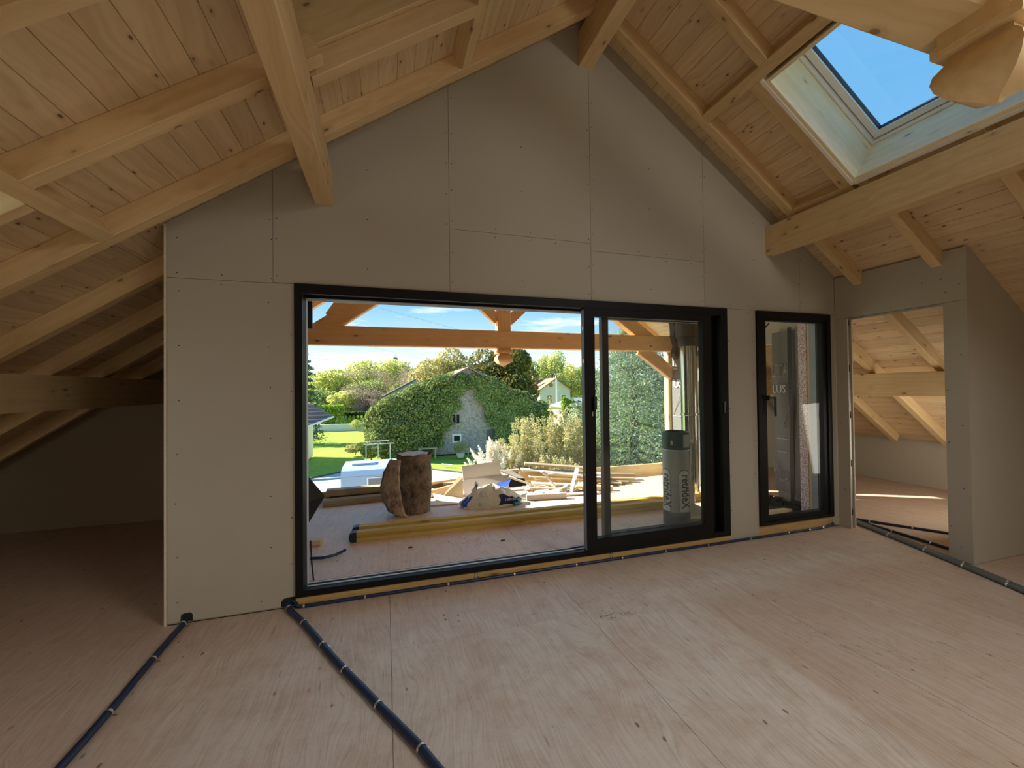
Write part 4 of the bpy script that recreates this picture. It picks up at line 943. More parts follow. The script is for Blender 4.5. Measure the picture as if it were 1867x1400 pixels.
gt = [(4.90, 3.32), (4.82, 3.10), (4.70, 2.70), (4.58, 2.39), (4.49, 2.13), (4.34, 1.75), (4.05, 1.0)]
for k, (dx, lab) in enumerate(((0, 'left strand of the grey conduit bundle crossing the doorway threshold'), (.034, 'middle strand of the grey conduit bundle crossing the doorway threshold'), (.068, 'right strand of the grey conduit bundle crossing the doorway threshold'))):
    conduit('grey_conduit', [(x+dx*.9, y+dx*.35) for x, y in gt], .0165, GREYC, lab, [(4.74+dx*.9, 2.80+dx*.3), (4.60+dx*.9, 2.45+dx*.35), (4.495+dx*.9, 2.14+dx*.35), (4.375+dx*.9, 1.84+dx*.35)])
conduit('conduit', [(4.98, 3.32), (5.01, 3.24), (5.16, 2.98), (5.36, 2.67), (5.7, 2.27)], .013, NAVY, 'upper dark conduit on the floor of the side room, seen through the doorway', [(5.05, 3.17), (5.22, 2.88)])
conduit('conduit', [(4.95, 3.30), (4.93, 3.05), (4.90, 2.75), (4.87, 2.43), (4.86, 2.28)], .013, NAVY, 'lower dark conduit on the floor of the side room, beside the grey bundle', [(4.915, 2.88), (4.88, 2.55)])
m = MB().box(-.70, -.612, 3.2115, 3.2220, .012, .066).box(-1.28, -1.215, 3.2115, 3.2220, .012, .064)
m.build('cutout', DARK, wall_front)
for x, zt_ in ((.68, .058), (1.88, .058)):
    tag(MB().box(x-.02, x-.013, 3.196, 3.201, .005, zt_).box(x+.004, x+.011, 3.196, 3.201, .005, zt_).box(x-.02, x+.011, 3.196, 3.202, zt_-.006, zt_).build('wall_clip', CHROME), 'metal double clip on the sill timber under the sliding door, %s one' % ('left' if x < 1 else 'right'), 'clip')

# sawdust crumbs and a pale scrape on the floor
def crumbs(cx, cy, n, seed, rad):
    r = random.Random(seed); m = MB()
    for i in range(n):
        x = cx+r.gauss(0, rad); y = cy+r.gauss(0, rad*.8); a = r.uniform(0, 3.1); l = r.uniform(.004, .012); w_ = .0025
        m.add([(x-l*math.cos(a), y-l*math.sin(a), .0004), (x+l*math.cos(a), y+l*math.sin(a), .0004), (x+l*math.cos(a)-w_*math.sin(a), y+l*math.sin(a)+w_*math.cos(a), .003), (x-l*math.cos(a)-w_*math.sin(a), y-l*math.sin(a)+w_*math.cos(a), .003)], [(0, 1, 2, 3)])
    return m
tag(crumbs(1.38, 2.43, 36, 1, .035).build('sawdust', plain('sawdust_yellow', (.50, .38, .16), .9)), 'left little heap of yellow sawdust crumbs on the floor', 'sawdust', kind='stuff')
tag(crumbs(1.52, 2.42, 30, 2, .03).build('sawdust', MAT['sawdust_yellow']), 'right little heap of yellow sawdust crumbs on the floor', 'sawdust', kind='stuff')

# ------------------------------------------------------------------ the garden and the village
GZ = -3.0
def ground_mat(name, c1, c2, sc_=8, c3=None, rough=.9):
    m, t, o = new_mat(name); tc = t('ShaderNodeTexCoord')
    n = t('ShaderNodeTexNoise', Vector=tc.outputs['Object'], Scale=sc_, Detail=8.0, Roughness=.7); b = t('ShaderNodeTexNoise', Vector=tc.outputs['Object'], Scale=.25, Detail=3.0)
    c = t.mix(t.ramp(n.outputs[0], [(.35, 0.0), (.65, 1.0)]), c1, c2)
    c = t.mix(t.math('MULTIPLY', b.outputs[0], .6), c, c3 or c1)
    principled(t, o, c, rough, spec=.1, bump=n.outputs[0], bstr=.6, bdist=.05); return m
LAWN = ground_mat('lawn_grass', (.18, .28, .035), (.36, .48, .08), 6, (.28, .40, .06))
GRAV = ground_mat('gravel', (.42, .40, .38), (.62, .60, .57), 14)
ASPH = plain('pale_path', (.55, .56, .58), .9)
g = MB(); g.add([(-220, 7.5, GZ), (260, 7.5, GZ), (260, 420, GZ-2), (-220, 420, GZ-2)], [(0, 1, 2, 3)])
g.add([(-220, -60, GZ), (260, -60, GZ), (260, 7.5, GZ), (-220, 7.5, GZ)], [(0, 1, 2, 3)])
g.build('ground', LAWN, origin=(0, 0, GZ), kind='structure')
gp = [(-30, -10), (30, -10), (30, 16.5), (12, 18), (7, 19.4), (4.9, 21.0), (2.3, 23.6), (0, 25.0), (-1.9, 24.9), (-3.6, 23.3), (-5.5, 21.0), (-9, 18), (-30, 15)]
MB().prism(gp, GZ, GZ+.03, 'Z').build('gravel_yard', GRAV, origin=(0, 0, GZ), kind='structure')
kb = MB()
for a, b in zip(gp[2:-1], gp[3:]):
    d = (Vector(b)-Vector(a)).normalized(); n_ = Vector((-d.y, d.x))*.08
    kb.prism([tuple(a), tuple(b), (b[0]-n_.x, b[1]-n_.y), (a[0]-n_.x, a[1]-n_.y)], GZ, GZ+.09, 'Z')
kb.build('yard_kerb', plain('kerb_dark', (.08, .085, .08), .9), kind='structure')
MB().prism([(-12, 57.5), (3, 60), (3, 63), (-12, 61)], GZ-.4, GZ+.0, 'Z').build('far_path', ASPH, kind='structure')
box('trim_garden_wall', -9, 1.5, 52.2, 52.5, GZ-.3, GZ+.62, plain('garden_wall_pale', (.62, .64, .66), .9), kind='structure')

def leafmat(name, cols, trans=.35):
    m, t, o = new_mat(name); gm = t('ShaderNodeNewGeometry')
    c = t.ramp(gm.outputs['Random Per Island'], [(i/(len(cols)-1), c_) for i, c_ in enumerate(cols)])
    d = t('ShaderNodeBsdfDiffuse', Color=c); tr = t('ShaderNodeBsdfTranslucent', Color=c); mx = t('ShaderNodeMixShader', Fac=trans)
    t.l.new(d.outputs[0], mx.inputs[1]); t.l.new(tr.outputs[0], mx.inputs[2]); t.l.new(mx.outputs[0], o.inputs[0]); return m
LM = {'lime': leafmat('leaves_lime', [(.44, .47, .14), (.60, .62, .21), (.74, .72, .27), (.50, .54, .17)], .5),
      'green': leafmat('leaves_green', [(.23, .30, .11), (.36, .44, .16), (.50, .55, .21)], .45),
      'dark': leafmat('leaves_dark', [(.045, .085, .025), (.10, .16, .045), (.17, .22, .06)]),
      'gold': leafmat('leaves_gold', [(.34, .31, .12), (.52, .46, .20), (.64, .54, .24), (.34, .38, .14)], .4),
      'chest': leafmat('leaves_chestnut', [(.10, .11, .03), (.22, .20, .055), (.34, .29, .09), (.14, .17, .05)]),
      'ivy': leafmat('leaves_ivy', [(.075, .105, .03), (.22, .28, .085), (.48, .53, .20), (.14, .19, .055)], .2),
      'pine': leafmat('leaves_pine', [(.05, .10, .06), (.11, .18, .11), (.17, .25, .15)], .15),
      'spruce': leafmat('leaves_spruce', [(.16, .24, .18), (.30, .40, .28), (.46, .54, .36), (.34, .40, .20)], .3),
      'pinkish': leafmat('twigs_pinkish', [(.36, .27, .22), (.50, .40, .32), (.42, .36, .22)], .2),
      'willow': leafmat('leaves_willow', [(.44, .50, .16), (.62, .64, .24), (.50, .54, .20)]),
      'shrub': leafmat('leaves_shrub', [(.46, .43, .18), (.64, .58, .30), (.42, .46, .19), (.54, .43, .23)], .4),
      'plume': leafmat('plumes', [(.92, .86, .72), (.98, .94, .84), (.86, .78, .64)], .5),
      'blade': leafmat('grass_blades', [(.22, .34, .08), (.40, .48, .16), (.50, .50, .22)], .3),
      'hedge': leafmat('leaves_hedge', [(.24, .38, .05), (.40, .54, .08), (.18, .28, .05)], .25)}
TRUNK = plain('bark_grey', (.16, .12, .085), .95, noise=.3, scale=6)
rng = np.random.default_rng(11)
def quads(P, size, N=None, flat=0.0, asp=.7):
    n = len(P); u = rng.normal(size=(n, 3))
    if N is not None: w = N*flat + rng.normal(size=(n, 3))*(1-flat)*.6
    else: w = rng.normal(size=(n, 3))
    w /= np.linalg.norm(w, axis=1)[:, None]+1e-9
    u -= (u*w).sum(1)[:, None]*w; u /= np.linalg.norm(u, axis=1)[:, None]+1e-9; v = np.cross(w, u)
    s = (size*rng.uniform(.6, 1.3, n))[:, None]
    V = np.stack([P-u*s-v*s*asp*.4, P+u*s*.2-v*s*asp, P+u*s+v*s*asp*.3, P-u*s*.2+v*s*asp], 1).reshape(-1, 3)
    return V
def leaf_obj(name, V, mat, parent, kind='stuff', origin=None):
    origin = np.array(wmat(parent).translation if origin is None and parent is not None else (origin or (0, 0, 0)))
    n = len(V)//4; me = bpy.data.meshes.new(name)
    me.vertices.add(n*4); me.vertices.foreach_set('co', (V-origin).astype(np.float32).reshape(-1))
    me.loops.add(n*4); me.loops.foreach_set('vertex_index', np.arange(n*4, dtype=np.int32))
    me.polygons.add(n); me.polygons.foreach_set('loop_start', np.arange(0, n*4, 4, dtype=np.int32)); me.update(calc_edges=True)
    o = link(name, me, parent, Matrix.Translation(Vector(origin)), mat); o['kind'] = kind; return o
def blobs(B, n, size, jit=.12, zmin=GZ, low=True):
    """leaf points on a cluster of ellipsoids (cx,cy,cz,rx,ry,rz)"""
    B = np.array(B, float); area_ = (B[:, 3]*B[:, 5]); k = rng.choice(len(B), n, p=area_/area_.sum())
    d = rng.normal(size=(n, 3)); d /= np.linalg.norm(d, axis=1)[:, None]; rad = 1-np.abs(rng.normal(0, jit, n))
    P = B[k, :3] + d*B[k, 3:]*rad[:, None]
    keep = P[:, 2] > zmin; return P[keep], d[keep]
def crown_blobs(cx, cy, z0, z1, w, dpt, k, seed, lobes=.42):
    r = random.Random(seed); out = [(cx, cy, (z0+z1)/2, w*.36, dpt*.36, (z1-z0)*.40)]
    for i in range(k):
        a = r.uniform(0, 2*math.pi); t_ = r.uniform(-.92, .92); q = math.sqrt(1-t_*t_*.9)
        s = r.uniform(.16, .27)
        out.append((cx+math.cos(a)*q*(w/2-w*s*.9), cy+math.sin(a)*q*(dpt/2-dpt*s*.9), (z0+z1)/2+t_*((z1-z0)/2-(z1-z0)*s*.7), w*s, dpt*s, (z1-z0)*s*.85))
    return out
def tree(name, cx, cy, w, ztop, mat, label, n=5000, size=.20, z0=None, k=16, group=None, seed=None, dpt=None, trunk=.25, cat='tree', zb=GZ, branches=True, jit=.14):
    seed = seed if seed is not None else int(abs(cx*13+cy*7))+k
    n = int(n*2.1); size *= .64
    t = thing(name, (cx, cy, zb), label, cat, group)
    z0 = zb+(ztop-zb)*.12 if z0 is None else z0
    B = crown_blobs(cx, cy, z0, ztop, w, dpt or w*.8, k, seed)
    P, Nn = blobs(B, n, size, jit, zb)
    leaf_obj('foliage', quads(P, size, Nn, .45), LM[mat], t)
    m = MB(); r = random.Random(seed)
    m.tube([Vector((cx, cy, zb)), Vector((cx+.1, cy, (zb+ztop)/2)), Vector((cx, cy, ztop-.15*(ztop-zb)))], [trunk, trunk*.7, trunk*.15], 7)
    if branches:
        for b in B[1:8]:
            s_ = Vector((cx, cy, zb+(ztop-zb)*r.uniform(.2, .5))); m.tube([s_, s_.lerp(Vector(b[:3]), .5)+Vector((0, 0, .2)), Vector(b[:3])], [trunk*.45, trunk*.28, trunk*.06], 5)
    m.build('trunk', TRUNK, t); return t
def conifer(name, cx, cy, w, ztop, mat, label, n=6000, size=.16, layers=16, zb=GZ, droop=.25, arms=9, group=None, seed=3):
    t = thing(name, (cx, cy, zb), label, 'tree', group); r = random.Random(seed); H = ztop-zb; Ps = []
    m = MB().tube([Vector((cx, cy, zb)), Vector((cx, cy, ztop-.05))], [.03*H+.05, .02], 7)
    per = max(12, int(n/(layers*arms)))
    for l in range(layers):
        f_ = (l+.3)/layers; zl = zb+H*(.06+.92*f_); R_ = (w/2)*(1-f_)**.75*r.uniform(.85, 1.1)+.08
        na = max(4, int(arms*(1-f_*.5)))
        for a_ in range(na):
            a = 2*math.pi*(a_+r.random()*.8)/na; Ra = R_*r.uniform(.75, 1.12)
            tip = Vector((cx+Ra*math.cos(a), cy+Ra*math.sin(a), zl-droop*Ra)); rt = Vector((cx, cy, zl+.05))
            if l % 2 == 0: m.tube([rt, tip], [.03, .008], 4)
            tt = rng.uniform(.12, 1, per)**.7; wd = .20*Ra*(1-tt*.55)+.05
            base = np.array(rt)[None]+(np.array(tip)-np.array(rt))[None]*tt[:, None]
            off = rng.normal(size=(per, 3))*np.stack([wd, wd, wd*.45], 1); off[:, 2] -= .10*Ra*rng.random(per); Ps.append(base+off)
    P = np.concatenate(Ps); P = P[P[:, 2] > zb]
    leaf_obj('needles', quads(P, size, None, 0, .22), LM[mat], t); m.build('trunk', TRUNK, t); return t

# -- trees, left to right
conifer('dark_conifer', -7.1, 40, 3.9, 6.6, 'pine', 'tall dark conifer at the very left of the view through the door', 11000, .17, 16, seed=5)
far = [(-9.2, 70, 9, 5.6, 'lime', 'yellow green tree in the far row, just right of the dark conifer'),
       (-4.4, 72, 9, 7.0, 'lime', 'bright lime tree in the far row, second from the dark conifer'),
       (1.2, 78, 9, 7.4, 'lime', 'lime tree topping the middle of the far row'),
       (6.9, 74, 9, 6.9, 'gold', 'yellow autumn tree in the far row left of the big chestnut'),
       (11.0, 82, 7, 7.6, 'green', 'bluish green tree in the far row behind the chestnut edge')]
for i, (x, y, w_, zt_, mt, lab) in enumerate(far): tree('far_tree', x, y, w_, zt_, mt, lab, 5200, .26, k=18, seed=20+i)
conifer('far_pine', 2.1, 92, 5, 9.6, 'pine', 'dark pine top rising above the far row of lime trees', 1800, .35, 9, seed=8)
conifer('far_pine', 9.6, 88, 3, 7.2, 'pine', 'narrow dark spruce top in the far row left of the chestnut', 1200, .30, 9, seed=9)
mid = [(-8.6, 64, 5.2, 1.9, 'green', 'deep green bush tree in front of the lime trees at left'), (-2.6, 66, 6.4, 3.6, 'green', 'green tree in the middle of the left row'),
       (-5.6, 62, 4.8, 2.0, 'lime', 'light green small tree beside the clipped hedge'), (2.8, 64, 5.2, 2.8, 'lime', 'small lime tree above the little grey roof')]
for i, (x, y, w_, zt_, mt, lab) in enumerate(mid): tree('garden_tree', x, y, w_, zt_, mt, lab, 3600, .20, k=14, seed=40+i)
def bare(cx, cy, w_, zt_, label, n, seed):
    t = thing('bare_tree', (cx, cy, GZ), label, 'tree'); r = random.Random(seed); m = MB(); tips = []
    for i in range(26):
        a = r.uniform(0, 2*math.pi); e = r.uniform(.35, 1.3); l = (zt_-GZ)*r.uniform(.6, .95)
        p0 = Vector((cx, cy, GZ+.6)); p2 = p0+Vector((math.cos(a)*math.cos(e)*l*w_/6, math.sin(a)*math.cos(e)*l*.5, math.sin(e)*l)); p1 = p0.lerp(p2, .5)+Vector((0, 0, .3)); m.tube([p0, p1, p2], [.07, .045, .01], 4); tips.append((*p2, w_*.15, w_*.12, w_*.13)); tips.append((*p1, w_*.12, w_*.1, w_*.1))
    m.build('branches', TRUNK, t); P, Nn = blobs(tips, n, .12, .5); leaf_obj('foliage', quads(P, .075, None), LM['pinkish'], t)
bare(-.3, 63, 7.4, 5.4, 'half bare reddish tree in the middle of the left row', 9000, 3)
bare(-2.4, 61, 4.8, 1.0, 'low pinkish bare shrub above the garden wall', 7000, 4)
tree('chestnut_tree', 5.8, 43, 7.2, 5.9, 'gold', 'golden brown tree left behind the ivy covered barn', 9000, .20, k=22, seed=61)
tree('chestnut_tree', 12.2, 44, 9.0, 6.3, 'chest', 'big dark green tree behind the right half of the ivy covered barn', 13000, .22, k=26, seed=62)
right = [(23.2, 66, 5.0, 6.6, 'green', 'thin light green tree right of the big dark tree'), (28.5, 68, 6.6, 8.4, 'willow', 'tall pale yellow tree above the far grey house'),
         (33.0, 70, 7.0, 6.6, 'lime', 'lime tree left of the sliding door stile'), (37.5, 70, 7.0, 6.2, 'green', 'green tree right behind the sliding door stile'),
         (22.0, 82, 6, 5.5, 'lime', 'round lime tree behind the roof of the far grey house')]
for i, (x, y, w_, zt_, mt, lab) in enumerate(right): tree('far_tree', x, y, w_, zt_, mt, lab, 4200, .24, k=16, seed=80+i)
tree('thuja', 17.6, 38, 1.7, .9, 'hedge', 'narrow green thuja right of the far garage', 2200, .12, k=10, seed=90)
tree('thuja', 19.2, 39, 2.0, .3, 'dark', 'dark thuja behind the sliding door stile', 2200, .12, k=10, seed=91)
conifer('blue_spruce', 10.3, 15.5, 8.2, 4.6, 'spruce', 'big blue green spruce filling the view behind the glass sash', 120000, .062, 34, droop=.22, arms=14, seed=31)
conifer('blue_spruce', 8.1, 16.5, 3.0, 1.0, 'spruce', 'lower blue green spruce just left of the big one', 26000, .06, 20, droop=.25, arms=11, seed=32)
conifer('blue_spruce', 14.6, 18.0, 5.0, 3.4, 'spruce', 'second spruce behind the right side of the big one', 24000, .08, 20, droop=.25, arms=11, seed=33)
# shrubs below the terrace
def shrub(cx, cy, w_, zt_, label, n, seed):
    t = thing('shrub', (cx, cy, GZ), label, 'shrub'); r = random.Random(seed); m = MB(); tips = []
    for i in range(80):
        a = r.uniform(0, 2*math.pi); s = r.uniform(.1, 1); l = (zt_-GZ)*r.uniform(.62, 1.1)
        p0 = Vector((cx+.2*math.cos(a), cy+.2*math.sin(a), GZ)); p2 = Vector((cx+math.cos(a)*s*w_/2, cy+math.sin(a)*s*w_*.4, GZ+l*(1-.25*s))); p1 = p0.lerp(p2, .55)+Vector((0, 0, .25)); m.tube([p0, p1, p2], [.022, .014, .005], 4)
        for q in (.4, .6, .75, .88, .99): p = p0.lerp(p2, q) if q < .5 else p1.lerp(p2, (q-.5)*2); tips.append((p.x, p.y, p.z, .13*w_/3, .13*w_/3, .17*w_/3))
    m.build('stems', plain('pale_twig', (.52, .42, .30), .9), t); P, Nn = blobs(tips, int(n*1.25), .05, .55); leaf_obj('foliage', quads(P, .028, None), LM['shrub'], t)
shrub(4.75, 14.2, 2.6, .40, 'yellow green twiggy shrub behind the pampas grass', 15000, 1)
shrub(6.2, 14.6, 2.9, .85, 'tallest yellow green twiggy shrub in the middle of the garden view', 17000, 2)
shrub(7.5, 15.4, 2.6, .45, 'yellow green shrub at the foot of the blue spruces', 12000, 3)
shrub(5.3, 12.6, 2.6, -.75, 'low yellow shrub close below the terrace edge', 12000, 4)
def pampas(cx, cy):
    t = thing('pampas_grass', (cx, cy, GZ), 'pampas grass with big cream plumes in front of the barn wall', 'grass clump'); r = random.Random(6)
    m = MB(); pl = []
    for i in range(44):
        a = r.uniform(0, 2*math.pi); s = r.random(); d = Vector((math.cos(a)*s*1.15-.25, math.sin(a)*s*.6, 0)); h_ = r.uniform(2.3, 2.95)-.45*s
        p0 = Vector((cx, cy, GZ)); p1 = p0+d*.35+Vector((0, 0, h_*.55)); p2 = p0+d+Vector((0, 0, h_)); m.tube([p0, p1, p2], [.012, .009, .004], 4)
        pl.append((p1.lerp(p2, .35), p2))
    m.build('stems', MAT['pale_twig'], t); Ps = []
    for a, b in pl:
        k = 260; tt = rng.random(k); w_ = .065*np.sin(np.pi*np.clip(tt*.9+.08, 0, 1)); Ps.append(np.array(a)[None]+(np.array(b)-np.array(a))[None]*tt[:, None]+rng.normal(size=(k, 3))*w_[:, None]*.7)
    leaf_obj('plumes', quads(np.concatenate(Ps), .032, None, 0, .3), LM['plume'], t)
    n = 2600; a = rng.uniform(0, 2*np.pi, n); s = rng.random(n); h_ = rng.uniform(.7, 1.7, n); rad = s*1.1
    b0 = np.stack([cx+.15*np.cos(a), cy+.15*np.sin(a), np.full(n, GZ)], 1); b1 = np.stack([cx+rad*np.cos(a)*.6, cy+rad*np.sin(a)*.6, GZ+h_], 1); b2 = np.stack([cx+rad*np.cos(a), cy+rad*np.sin(a), GZ+h_*(1.05-.5*s)], 1)
    sd = np.stack([-np.sin(a), np.cos(a), np.zeros(n)], 1)*.012
    V = np.concatenate([np.stack([b0-sd, b0+sd, b1+sd, b1-sd], 1).reshape(-1, 3), np.stack([b1-sd, b1+sd, b2+sd*.2, b2-sd*.2], 1).reshape(-1, 3)])
    leaf_obj('blades', V, LM['blade'], t)
pampas(3.72, 13.6)

# hedges
def hedge(x0, x1, y0, y1, z1, mat, label, n=2600, size=.12, zb=GZ):
    t = thing('hedge', ((x0+x1)/2, (y0+y1)/2, zb), label, 'hedge')
    MB().box(x0+.1, x1-.1, y0+.1, y1-.1, zb, z1-.12).build('inner_mass', plain('hedge_core', (.05, .08, .02), .95), t)
    P = np.stack([rng.uniform(x0, x1, n), rng.uniform(y0, y1, n), rng.uniform(zb, z1, n)], 1); k = rng.integers(0, 3, n)
    P[k == 0, 1] = y0; P[k == 1, 2] = z1; h_ = k == 2; P[h_, 0] = np.where(rng.random(h_.sum()) < .5, x0, x1); P += rng.normal(0, .05, (n, 3))
    leaf_obj('leaves', quads(P, size, None), LM[mat], t)
hedge(-7.6, -5.3, 55.5, 57.5, -.35, 'hedge', 'clipped bright yellow green hedge block left of the far garden wall')
hedge(-5.2, 1.2, 58.2, 59.0, -1.35, 'dark', 'long dark clipped hedge behind the row of little conifers', 3600)
for i in range(15):
    x = -5.6+.46*i; tt = thing('hedge_conifer', (x, 54.6, GZ), 'little green conifer in the row along the far garden wall', 'conifer', 'row of little conifers along the garden wall')
    P, Nn = blobs([(x, 54.6, GZ+.55, .28, .26, .62), (x, 54.6, GZ+1.05, .16, .16, .45)], 260, .1, .2); leaf_obj('foliage', quads(P, .085, None), LM['hedge'] if i % 2 else LM['green'], tt); MB().tube([(x, 54.6, GZ), (x, 54.6, GZ+.9)], .04, 5).build('trunk', TRUNK, tt)
tree('flowering_shrub', -2.05, 31, 1.5, -2.2, 'shrub', 'low yellow pink shrub under the white garden frame', 1500, .06, k=8, seed=7, trunk=.03, cat='shrub')
tree('flowering_shrub', -3.3, 51.5, 1.6, -1.7, 'willow', 'small pale shrub in front of the far garden wall', 700, .08, k=6, seed=9, trunk=.03, cat='shrub')

# -- barn with ivy
STONE = ground_mat('rubble_stone_wall', (.20, .16, .145), (.70, .61, .55), 7.5, (.44, .36, .32))
def tilemat(name, c1, c2, sy=6.0):
    m, t, o = new_mat(name); tc = t('ShaderNodeTexCoord'); br = t('ShaderNodeTexBrick', Vector=tc.outputs['Object'], Color1=(*c1, 1), Color2=(*c2, 1), Mortar=(c1[0]*.4, c1[1]*.4, c1[2]*.4, 1), Scale=sy)
    principled(t, o, br.outputs[0], .85); return m
TILE = tilemat('brown_tiles', (.26, .17, .13), (.36, .25, .19)); TILER = tilemat('red_tiles', (.48, .22, .14), (.58, .30, .18)); SLATE = plain('slate_roof', (.26, .30, .37), .6, noise=.1)
def house(name, cx, y, hw, zb, ze, zr, dpt, wall, roof, label, over=.35, rt=.12, cat='house'):
    """gable towards the camera"""
    t = thing(name, (cx, y, zb), label, cat)
    MB().prism([(cx-hw, zb), (cx+hw, zb), (cx+hw, ze), (cx, zr), (cx-hw, ze)], y, y+dpt, 'Y').build('walls', wall, t)
    sl = (zr-ze)/hw
    for s in (-1, 1):
        e = (cx+s*(hw+over), ze-sl*over)
        MB().prism([(cx, zr+.02), e, (e[0], e[1]+rt), (cx, zr+rt+.02)], y-over, y+dpt+over, 'Y').build('roof_plane', roof, t)
    return t
def framed_window(t, x, y, z0, w_, h_, frame, fill, nm='window'):
    o = MB().box(x-w_/2-.12, x+w_/2+.12, y-.06, y-.005, z0-.12, z0+h_+.12).build(nm, frame, t)
    MB().box(x-w_/2, x+w_/2, y-.09, y-.062, z0, z0+h_).build('pane', fill, o); return o
barn = house('barn', 5.65, 29, 5.75, GZ, .0, 3.0, 9, STONE, TILE, 'old stone barn with steep gable, almost wholly overgrown with ivy', cat='barn')
for x, z0, w_, h_ in ((4.75, -.86, .48, .62), (4.80, -2.10, .42, .36)): framed_window(barn, x, 29, z0, w_, h_, STONE if z0 > -1 else WHITE, DARK)
MB().box(4.73, 4.77, 28.90, 28.94, -.86, -.24).build('window_bar', WHITE, barn)
MB().box(7.0, 7.9, 28.93, 28.99, GZ, -1.4).build('barn_door', plain('door_grey', (.16, .15, .14), .9), barn)
# ivy: on the facade outside the bare stone tongue, over the roof, and in great bulges on the left
def tongue(z):   # bare stone between these x at height z
    t_ = np.clip((1.65-z)/4.3, 0, 1); return 5.62-.22-2.05*t_**1.25, 5.62+.20+2.0*t_**.9
n = 52000; fx_ = rng.uniform(-.3, 11.5, n); fz = rng.uniform(GZ, 3.0, n); top_ = 3.0-.5217*np.abs(fx_-5.65); lo, hi = tongue(fz)
lo = lo+.22*np.sin(fz*5)+.12*np.sin(fz*13); hi = hi+.18*np.sin(fz*4+1)
kp = (fz < top_+.05) & ((fx_ < lo) | (fx_ > hi)) & ~((fz > 2.25) & (np.abs(fx_-5.65) < 1.4))
fx_, fz = fx_[kp], fz[kp]; P1 = np.stack([fx_, 28.9-.28*(.5+.5*np.sin(fx_*2.1+fz)*np.sin(fz*2.7))-.12*rng.random(len(fx_)), fz], 1)
V1 = quads(P1, .066, np.tile(np.array([[0, -1., .25]]), (len(P1), 1)), .6)
bl = [(-.15, 29.2, -1.2, 1.25, 1.3, 1.9), (.35, 28.8, -.3, 1.3, 1.2, 1.45), (1.35, 28.8, .25, 1.5, 1.0, 1.2), (2.5, 28.9, .75, 1.5, .9, 1.2), (3.6, 29.0, 1.35, 1.4, .8, 1.1), (4.55, 29.1, 1.9, 1.1, .7, .75),
      (.9, 28.5, -1.9, 1.6, 1.0, 1.4), (2.2, 28.6, -1.2, 1.6, .7, 1.6), (5.9, 29.3, 2.0, .7, .5, .4), (6.9, 29.2, 1.75, 1.1, .5, .6), (8.1, 29.2, 1.1, 1.2, .6, .7), (9.3, 29.2, .5, 1.3, .6, .8), (10.5, 29.2, -.2, 1.3, .7, .9), (11.2, 29.3, -1.4, 1.2, .9, 1.6)]
_r = random.Random(77)
bl += [(b[0]+b[3]*.92*math.sin(q)*.9, b[1]-b[4]*.85*abs(math.cos(q*1.7)), b[2]+b[5]*.8*math.cos(q), .42, .34, .36) for b in list(bl) for q in [_r.uniform(-1.5, 1.5) for _ in range(6)]]
P2, N2 = blobs(bl, 88000, .1, .09); V2 = quads(P2, .060, N2, .45)
# roof planes
n = 18000; u_ = rng.random(n); sgn = np.where(rng.random(n) < .55, -1, 1); rx_ = 5.65+sgn*(.9+u_*5.2); ry_ = rng.uniform(28.7, 38, n); P3 = np.stack([rx_, ry_, 3.2-.5217*np.abs(rx_-5.65)+.12*rng.random(n)], 1)
P3 = P3[(P3[:, 1] > 29.2)]; V3 = quads(P3, .095, np.tile(np.array([[0, 0, 1.]]), (len(P3), 1)), .5)
ivy = thing('ivy', (2.2, 28.7, GZ), 'thick mass of ivy swallowing the left and right of the stone barn', 'ivy'); ivy['kind'] = 'stuff'
leaf_obj('leaves', np.concatenate([V1, V2, V3]), LM['ivy'], ivy)
tree('round_bush', -.9, 27.6, 1.9, -1.55, 'ivy', 'round dark bush at the left foot of the ivy mass', 4500, .085, k=10, seed=3, trunk=.05, cat='shrub')
# small things on the lawn before the barn
WP = plain('white_garden_paint', (.75, .72, .66), .5)
gf = thing('garden_trellis', (-.2, 26.6, GZ), 'pale garden frame of posts and rails at the foot of the ivy', 'frame')
for x in (-1.15, -.45, .25): MB().box(x-.025, x+.025, 26.58, 26.63, GZ, -1.72).build('post', WP, gf)
MB().box(-1.3, .5, 26.58, 26.62, -1.78, -1.73).build('rail', WP, gf); MB().box(-1.3, .2, 26.9, 26.94, -1.64, -1.60).build('rail', WP, gf)
tb = thing('garden_table', (2.6, 27.4, GZ), 'weathered garden table in front of the ivy left of the stone wall', 'table')
MB().box(2.0, 3.2, 27.1, 27.7, -2.32, -2.26).build('table_top', W_GREY, tb)
for x, y in ((2.1, 27.2), (3.1, 27.2), (2.1, 27.6), (3.1, 27.6)): MB().box(x-.04, x+.04, y-.04, y+.04, GZ, -2.32).build('leg', W_GREY, tb)
pt_ = thing('potted_shrub', (4.75, 27.2, GZ), 'yellowish shrub in a pale stone pot before the barn wall', 'potted plant')
MB().lathe([(.20, GZ), (.30, GZ+.30), (.34, GZ+.34), (.28, GZ+.34)], 4.75, 27.2, 14).build('pot', WP, pt_)
P, Nn = blobs([(4.75, 27.2, GZ+.75, .5, .45, .36), (4.55, 27.2, GZ+.6, .3, .3, .28)], 900, .05, .3); leaf_obj('foliage', quads(P, .05, None), LM['shrub'], pt_)
tag(timber('white_plank', (3.15, 24.6, GZ+.10), (3.75, 24.2, GZ+.06), .16, .08, WP), 'white plank lying on the lawn right of the log', 'plank')
tag(MB().box(5.2, 6.1, 27.3, 27.5, GZ+.30, GZ+.36).box(5.25, 5.32, 27.3, 27.5, GZ, GZ+.30).box(5.98, 6.05, 27.3, 27.5, GZ, GZ+.30).build('bench', W_GREY), 'low wooden bench before the barn wall right of the pot', 'bench')

